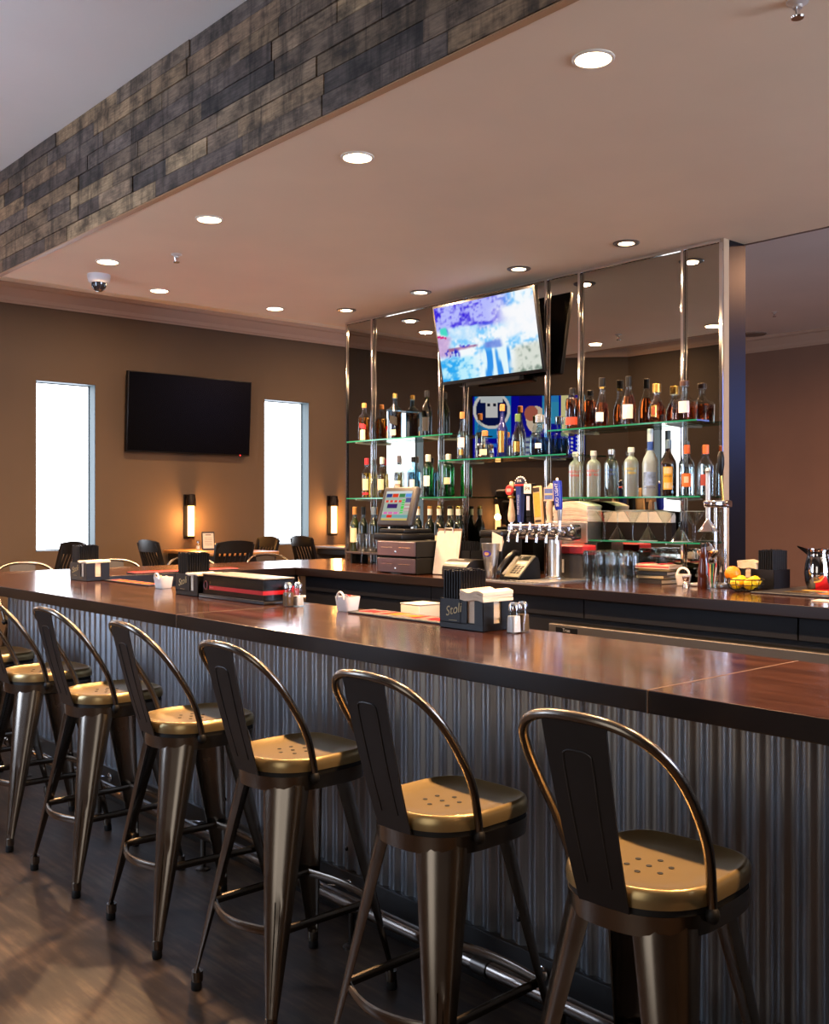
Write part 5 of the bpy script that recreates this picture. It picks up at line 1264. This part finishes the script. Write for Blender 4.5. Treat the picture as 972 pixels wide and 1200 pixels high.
# ================================================================ WINDOW WALL: TELEVISION, SCONCES, TABLES, CHAIRS
t = thing('television', 'large dark switched-off television on the window wall', 'television', (5.485, WALL - .005, 2.505))
TM = Matrix.Rotation(math.radians(3.5), 4, 'X')
m = MB(); m.box(-.745, .745, -.095, -.045, -.42, .42, .006, M=TM, seg=2); m.build('cabinet', BLK, t, 30)
m = MB(); m.box(-.733, .733, -.0965, -.0945, -.402, .41, M=TM); m.build('dark_screen', mat('off_screen', '#030303', .25, spec=.2), t, smooth=0)
m = MB(); m.ball((.62, -.097, -.412), .006, 8); bmesh.ops.transform(m.bm, matrix=TM, verts=m.bm.verts); m.build('standby_light', emitmat('standby_red', '#ff3030', 2), t)
m = MB(); m.box(-.25, .25, -.03, 0, -.2, .2); m.box(-.2, .2, -.06, -.02, -.15, .15); m.build('wall_mount', BLKM, t, smooth=0)
AMBL = emitmat('sconce_glow', '#ffc478', 2.2)
def sconce(x, y, z, rz, lb):
    """origin on the wall face at mid height; local -y points into the room"""
    t = thing('wall_sconce', lb, 'wall lamp', (x, y, z), rz, 'tube wall sconces')
    D = mat('bronze_sconce', '#1d1612', .4, .6)
    m = MB(); m.box(-.05, .02, -.012, 0, -.21, .27, .003); m.build('back_plate', D, t, smooth=0)
    m = MB(); m.lathe([(.052, .145), (.055, .15), (.055, .2), (.05, .23), (.047, .235), (.047, .265), (.03, .27)], (0, -.075, 0), 24); m.rod((0, -.02, .22), (0, 0, .22), .015, 10); m.build('cap', D, t, 40)
    m = MB(); m.lathe([(.034, -.19), (.036, -.185), (.036, .145)], (0, -.075, 0), 24); m.build('glow_tube', AMBL, t, 50)
    m = MB(); m.lathe([(.038, -.21), (.04, -.205), (.04, -.185), (.03, -.18)], (0, -.075, 0), 20); m.build('bottom_ring', D, t, 40)
    l = bpy.data.lights.new('sconce_lamp', 'POINT'); l.energy = 11; l.color = hexc('#ffb060')[:3]; l.shadow_soft_size = .04
    o = bpy.data.objects.new('sconce_lamp', l); COL.objects.link(o); o.parent = t; o.location = (0, -.15, -.02)
sconce(5.49, WALL, 1.375, 0, 'glowing tube sconce above the table left of the second window')
sconce(7.42, WALL, 1.375, 0, 'glowing tube sconce above the table beside the mirror')
sconce(*AXM(AL * .70, -.0, 1.4), ang, 'glowing tube sconce under the blue television, seen in the mirror')
def table(x, y, rz, lb, w=.375, d=.55, top=OAK, h=1.05):
    t = thing('high_table', lb, 'table', (x, y, 0), rz, 'high tables along the walls')
    m = MB(); m.box(-w, w, -d, d, h - .035, h, .01, seg=2); m.build('tabletop', top, t, 30)
    m = MB(); m.box(-w + .04, w - .04, -d + .04, d - .04, h - .1, h - .036); m.build('apron', BLKW, t, smooth=0)
    m = MB(); m.lathe([(.045, .03), (.045, h - .099)], n=20); m.build('pedestal', BLKM, t)
    m = MB(); m.box(-w + .08, w - .08, -.05, .05, 0, .03, .008); m.box(-.05, .05, -d + .12, d - .12, 0, .03, .008); m.build('foot', BLKM, t, smooth=0)
table(5.56, WALL - .57, 0, 'warm oak high table under the sconce between the windows')
table(7.52, WALL - .57, 0, 'dark-edged high table under the sconce by the mirror', top=TABW)
cx, cy, _ = AXM(AL * .70, -.57, 0); table(cx, cy, ang, 'high table under the blue television, seen only in the mirror')
def settings(x, y, z, who):
    t = thing('menu_stand', 'framed menu card standing on the ' + who, 'menu stand', (x, y, z), -.25, 'menu cards on the high tables')
    SMx = Matrix.Rotation(math.radians(-9), 4, 'X')
    m = MB(); m.box(-.07, .07, -.006, .006, .003, .195, .003, M=SMx); m.box(-.06, .06, -.03, .04, 0, .006); m.build('frame', BLKW, t, smooth=0)
    m = MB(); m.box(-.058, .058, -.0075, -.0055, .015, .178, M=SMx); pg = m.build('card', PAPER, t, smooth=0)
    m = MB(); m.box(-.03, .03, -.0085, -.0075, .155, .165, M=SMx)
    for k in range(5): m.box(-.04, .04, -.0085, -.0075, .05 + k * .018, .054 + k * .018, M=SMx)
    m.build('print_lines', mat('print_grey', '#6a625c', .6), pg, smooth=0)
    shaker(x - .11, y + .03, SALT, 'shaker left of the menu card on the ' + who, 'shakers on the high tables', .05, z, .95)
    t = thing('sugar_caddy', 'small white sugar dish right of the menu card on the ' + who, 'sugar caddy', (x + .13, y + .05, z), 0, 'sugar dishes on the high tables')
    m = MB(); m.lathe([(.032, 0, 5), (.035, .004, 5), (.042, .055, 5), (.039, .055, 5), (.034, .01, 5)], n=32); m.build('dish', CERAM, t, 40)
    packets(t, 6, .018, ['#e8d8a8', '#dcd4cc', '#e0b860'], seed=3)
settings(5.53, 9.62, 1.0505, 'oak high table'); settings(7.56, 9.6, 1.0505, 'high table by the mirror')
# black slat-back high chairs
def make_chair():
    t = thing('high_chair', '', 'chair', (0, 0, 0), 0, 'black slat-back high chairs')   # faces +x
    m = MB()
    o = [(-.2, -.19), (.2, -.22), (.2, .22), (-.2, .19)]; m.prism(o, .72, .755); bmesh.ops.bevel(m.bm, geom=list(m.bm.edges), offset=.008, segments=2, affect='EDGES', profile=.5); m.build('seat', BLKW, t, 30)
    for sx, sy in ((1, 1), (1, -1)):
        m = MB(); m.loft([[(sx * .19 + a * w, sy * .2 + b_ * w, z) for a, b_ in ((-1, -1), (1, -1), (1, 1), (-1, 1))] for w, z in ((.016, 0), (.02, .72))]); m.build('front_leg', BLKW, t, smooth=0)
    for sy in (1, -1):
        m = MB(); m.loft([[(x + a * .016, sy * y + b_ * .02, z) for a, b_ in ((-1, -1), (1, -1), (1, 1), (-1, 1))] for x, y, z in ((-.25, .18, 0), (-.2, .18, .5), (-.19, .18, .75), (-.22, .185, .95), (-.275, .19, 1.15))]); m.build('back_leg', BLKW, t, 30)
    m = MB(); rr = []
    for k in range(9):
        q = k / 4 - 1; x = -.262 - .03 * (1 - q * q); zt_ = 1.165 + .022 * (1 - q * q); rr.append([(x - .012, q * .2, 1.065), (x + .012, q * .2, 1.065), (x + .004, q * .2, zt_), (x - .02, q * .2, zt_)])
    m.loft(rr); m.build('top_rail', BLKW, t, 30)
    m = MB(); m.box(-.215, -.19, -.17, .17, .8, .84, .004); m.build('lower_rail', BLKW, t, smooth=0)
    for k in range(6):
        y = -.14 + k * .056; m = MB(); m.loft([[(x + a * .006, y + b_ * .0135, z) for a, b_ in ((-1, -1), (1, -1), (1, 1), (-1, 1))] for x, z in ((-.203, .835), (-.235, .96), (-.282, 1.075))]); m.build('back_slat', BLKW, t, 30)
    for z, y in ((.25, .19), (.38, .19)):
        for sy in (-1, 1):
            m = MB(); m.rod((.19, sy * .2, z), (-.225, sy * .18, z), .011, 8); m.build('stretcher', BLKW, t)
    m = MB(); m.rod((.19, -.2, .3), (.19, .2, .3), .012, 8); m.build('front_stretcher', BLKW, t)
    return t
ch = make_chair()
chairs = [(4.92, 9.25, 0, 'black slat-back high chair left of the oak table'), (5.14, 8.72, PI / 2, 'black slat-back high chair in front of the oak table, wide back to the bar'), (5.93, 9.5, PI, 'black slat-back high chair right of the oak table'),
          (6.92, 9.5, 0, 'black slat-back high chair left of the table by the mirror'), (3.60, 9.15, PI + .15, 'black slat-back high chair below the left window')]
for i, (x, y, rz, lb) in enumerate(chairs):
    if i == 0: ch.location = (x, y, 0); ch.rotation_euler.z = rz; ch['label'] = lb
    else: dup(ch, (x, y, 0), rz, lb)

# television with a blue sports picture on the angled wall, seen in the mirror
def sport_pic(u, v):
    # u runs left to right as seen in the room; the mirror flips it
    u = 1 - u
    c = (.06, .05, .75)
    if .42 < u < .75: c = mixc((.1, .1, .8), (.08, .06, .6), v)
    if .02 < u < .34 and v > .33: c = (.12, .6, .92)
    d = math.hypot((u - .17) * 1.78, v - .78)
    if d < .3: c = (.12, .62, .95)
    if .255 < d < .3: c = (.97, .98, 1)
    if d < .255: c = (.05, .1, .35)
    if abs(u - .17) < .055 and .66 < v < 1: c = (.95, .96, 1)
    if abs(u - .17) < .1 and .9 < v: c = (.9, .95, 1)
    for du in (-.025, .025):
        if abs(u - .17 - du) < .012 and abs(v - .86) < .025: c = (.05, .08, .2)
    if .18 < v < .24 and .1 < u < .3: c = (.2, .5, 1)
    if .46 < u < .66 and ((u - .57) * 1.78) ** 2 + ((v - .62) * .75) ** 2 < .026: c = (.98, .9, .82)
    if ((u - .525) * 1.78) ** 2 + ((v - .72) * .9) ** 2 < .012: c = (.8, .45, .38)
    if .62 < u < .77 and v > .55: c = (.25, .68, .9) if v < .9 else (.2, .6, .95)
    if .4 < u < .6 and v < .35: c = (.75, .82, .88) if (v * 12) % 1 > .4 else (.3, .35, .6)
    if .79 < u < .86 and v > .35: c = (1, .98, .72)
    if .86 < u < .91: c = (.3, .27, .3) if v > .35 else (.06, .05, .7)
    if u > .78 and v < .35:
        fu, fv = (u * 22) % 1, (v * 16 + (.5 if int(u * 22) % 2 else 0)) % 1
        c = (.95, .97, 1) if math.hypot(fu - .5, fv - .5) < .26 else (.03, .06, .85)
    if u > .97 and v > .5: c = (.6, .85, 1)
    return c
pos = AXM(AL * .535, -.0, 2.56)
t = thing('television', 'television with a blue sports broadcast, seen in the bar mirror', 'television', pos, ang)
TM = Matrix.Rotation(math.radians(4), 4, 'X')
m = MB(); m.box(-.75, .75, -.1, -.05, -.43, .43, .006, M=TM, seg=2); m.build('cabinet', BLK, t, 30)
screen('lit_screen', 1.46, .82, 150, 84, sport_pic, .42, t, TM @ face_m((0, -.1015, .004), (0, -1, 0)))
m = MB(); m.box(-.25, .25, -.055, 0, -.2, .2); m.build('wall_mount', BLKM, t, smooth=0)
# ================================================================ CAMERA AND VIEW
cam = bpy.data.cameras.new('camera'); cam.sensor_fit = 'VERTICAL'; cam.sensor_height = 36; cam.sensor_width = 36; cam.lens = 36 * F / 1200
cam.shift_y = -4 / 1200
cam.clip_start = .05
co = bpy.data.objects.new('camera', cam); COL.objects.link(co)
co.location = (0, 0, HC); co.rotation_euler = (PI / 2, 0, -math.atan2(SA, CA))
SC.camera = co
w = bpy.data.worlds.new('world'); w.use_nodes = True; SC.world = w
w.node_tree.nodes['Background'].inputs['Color'].default_value = (.02, .02, .022, 1)
vs = SC.view_settings
SC.display_settings.display_device = 'sRGB'
vs.view_transform = 'Standard'; vs.look = 'None'; vs.exposure = 1.4; vs.gamma = 1; vs.use_curve_mapping = False
try:
    SC.cycles.use_denoising = True
    SC.cycles.denoiser = 'OPENIMAGEDENOISE'
    SC.cycles.max_bounces = 10; SC.cycles.diffuse_bounces = 4; SC.cycles.glossy_bounces = 5; SC.cycles.transmission_bounces = 8; SC.cycles.transparent_max_bounces = 24
    SC.cycles.caustics_reflective = False; SC.cycles.caustics_refractive = False
    SC.cycles.sample_clamp_indirect = 6
except Exception: pass
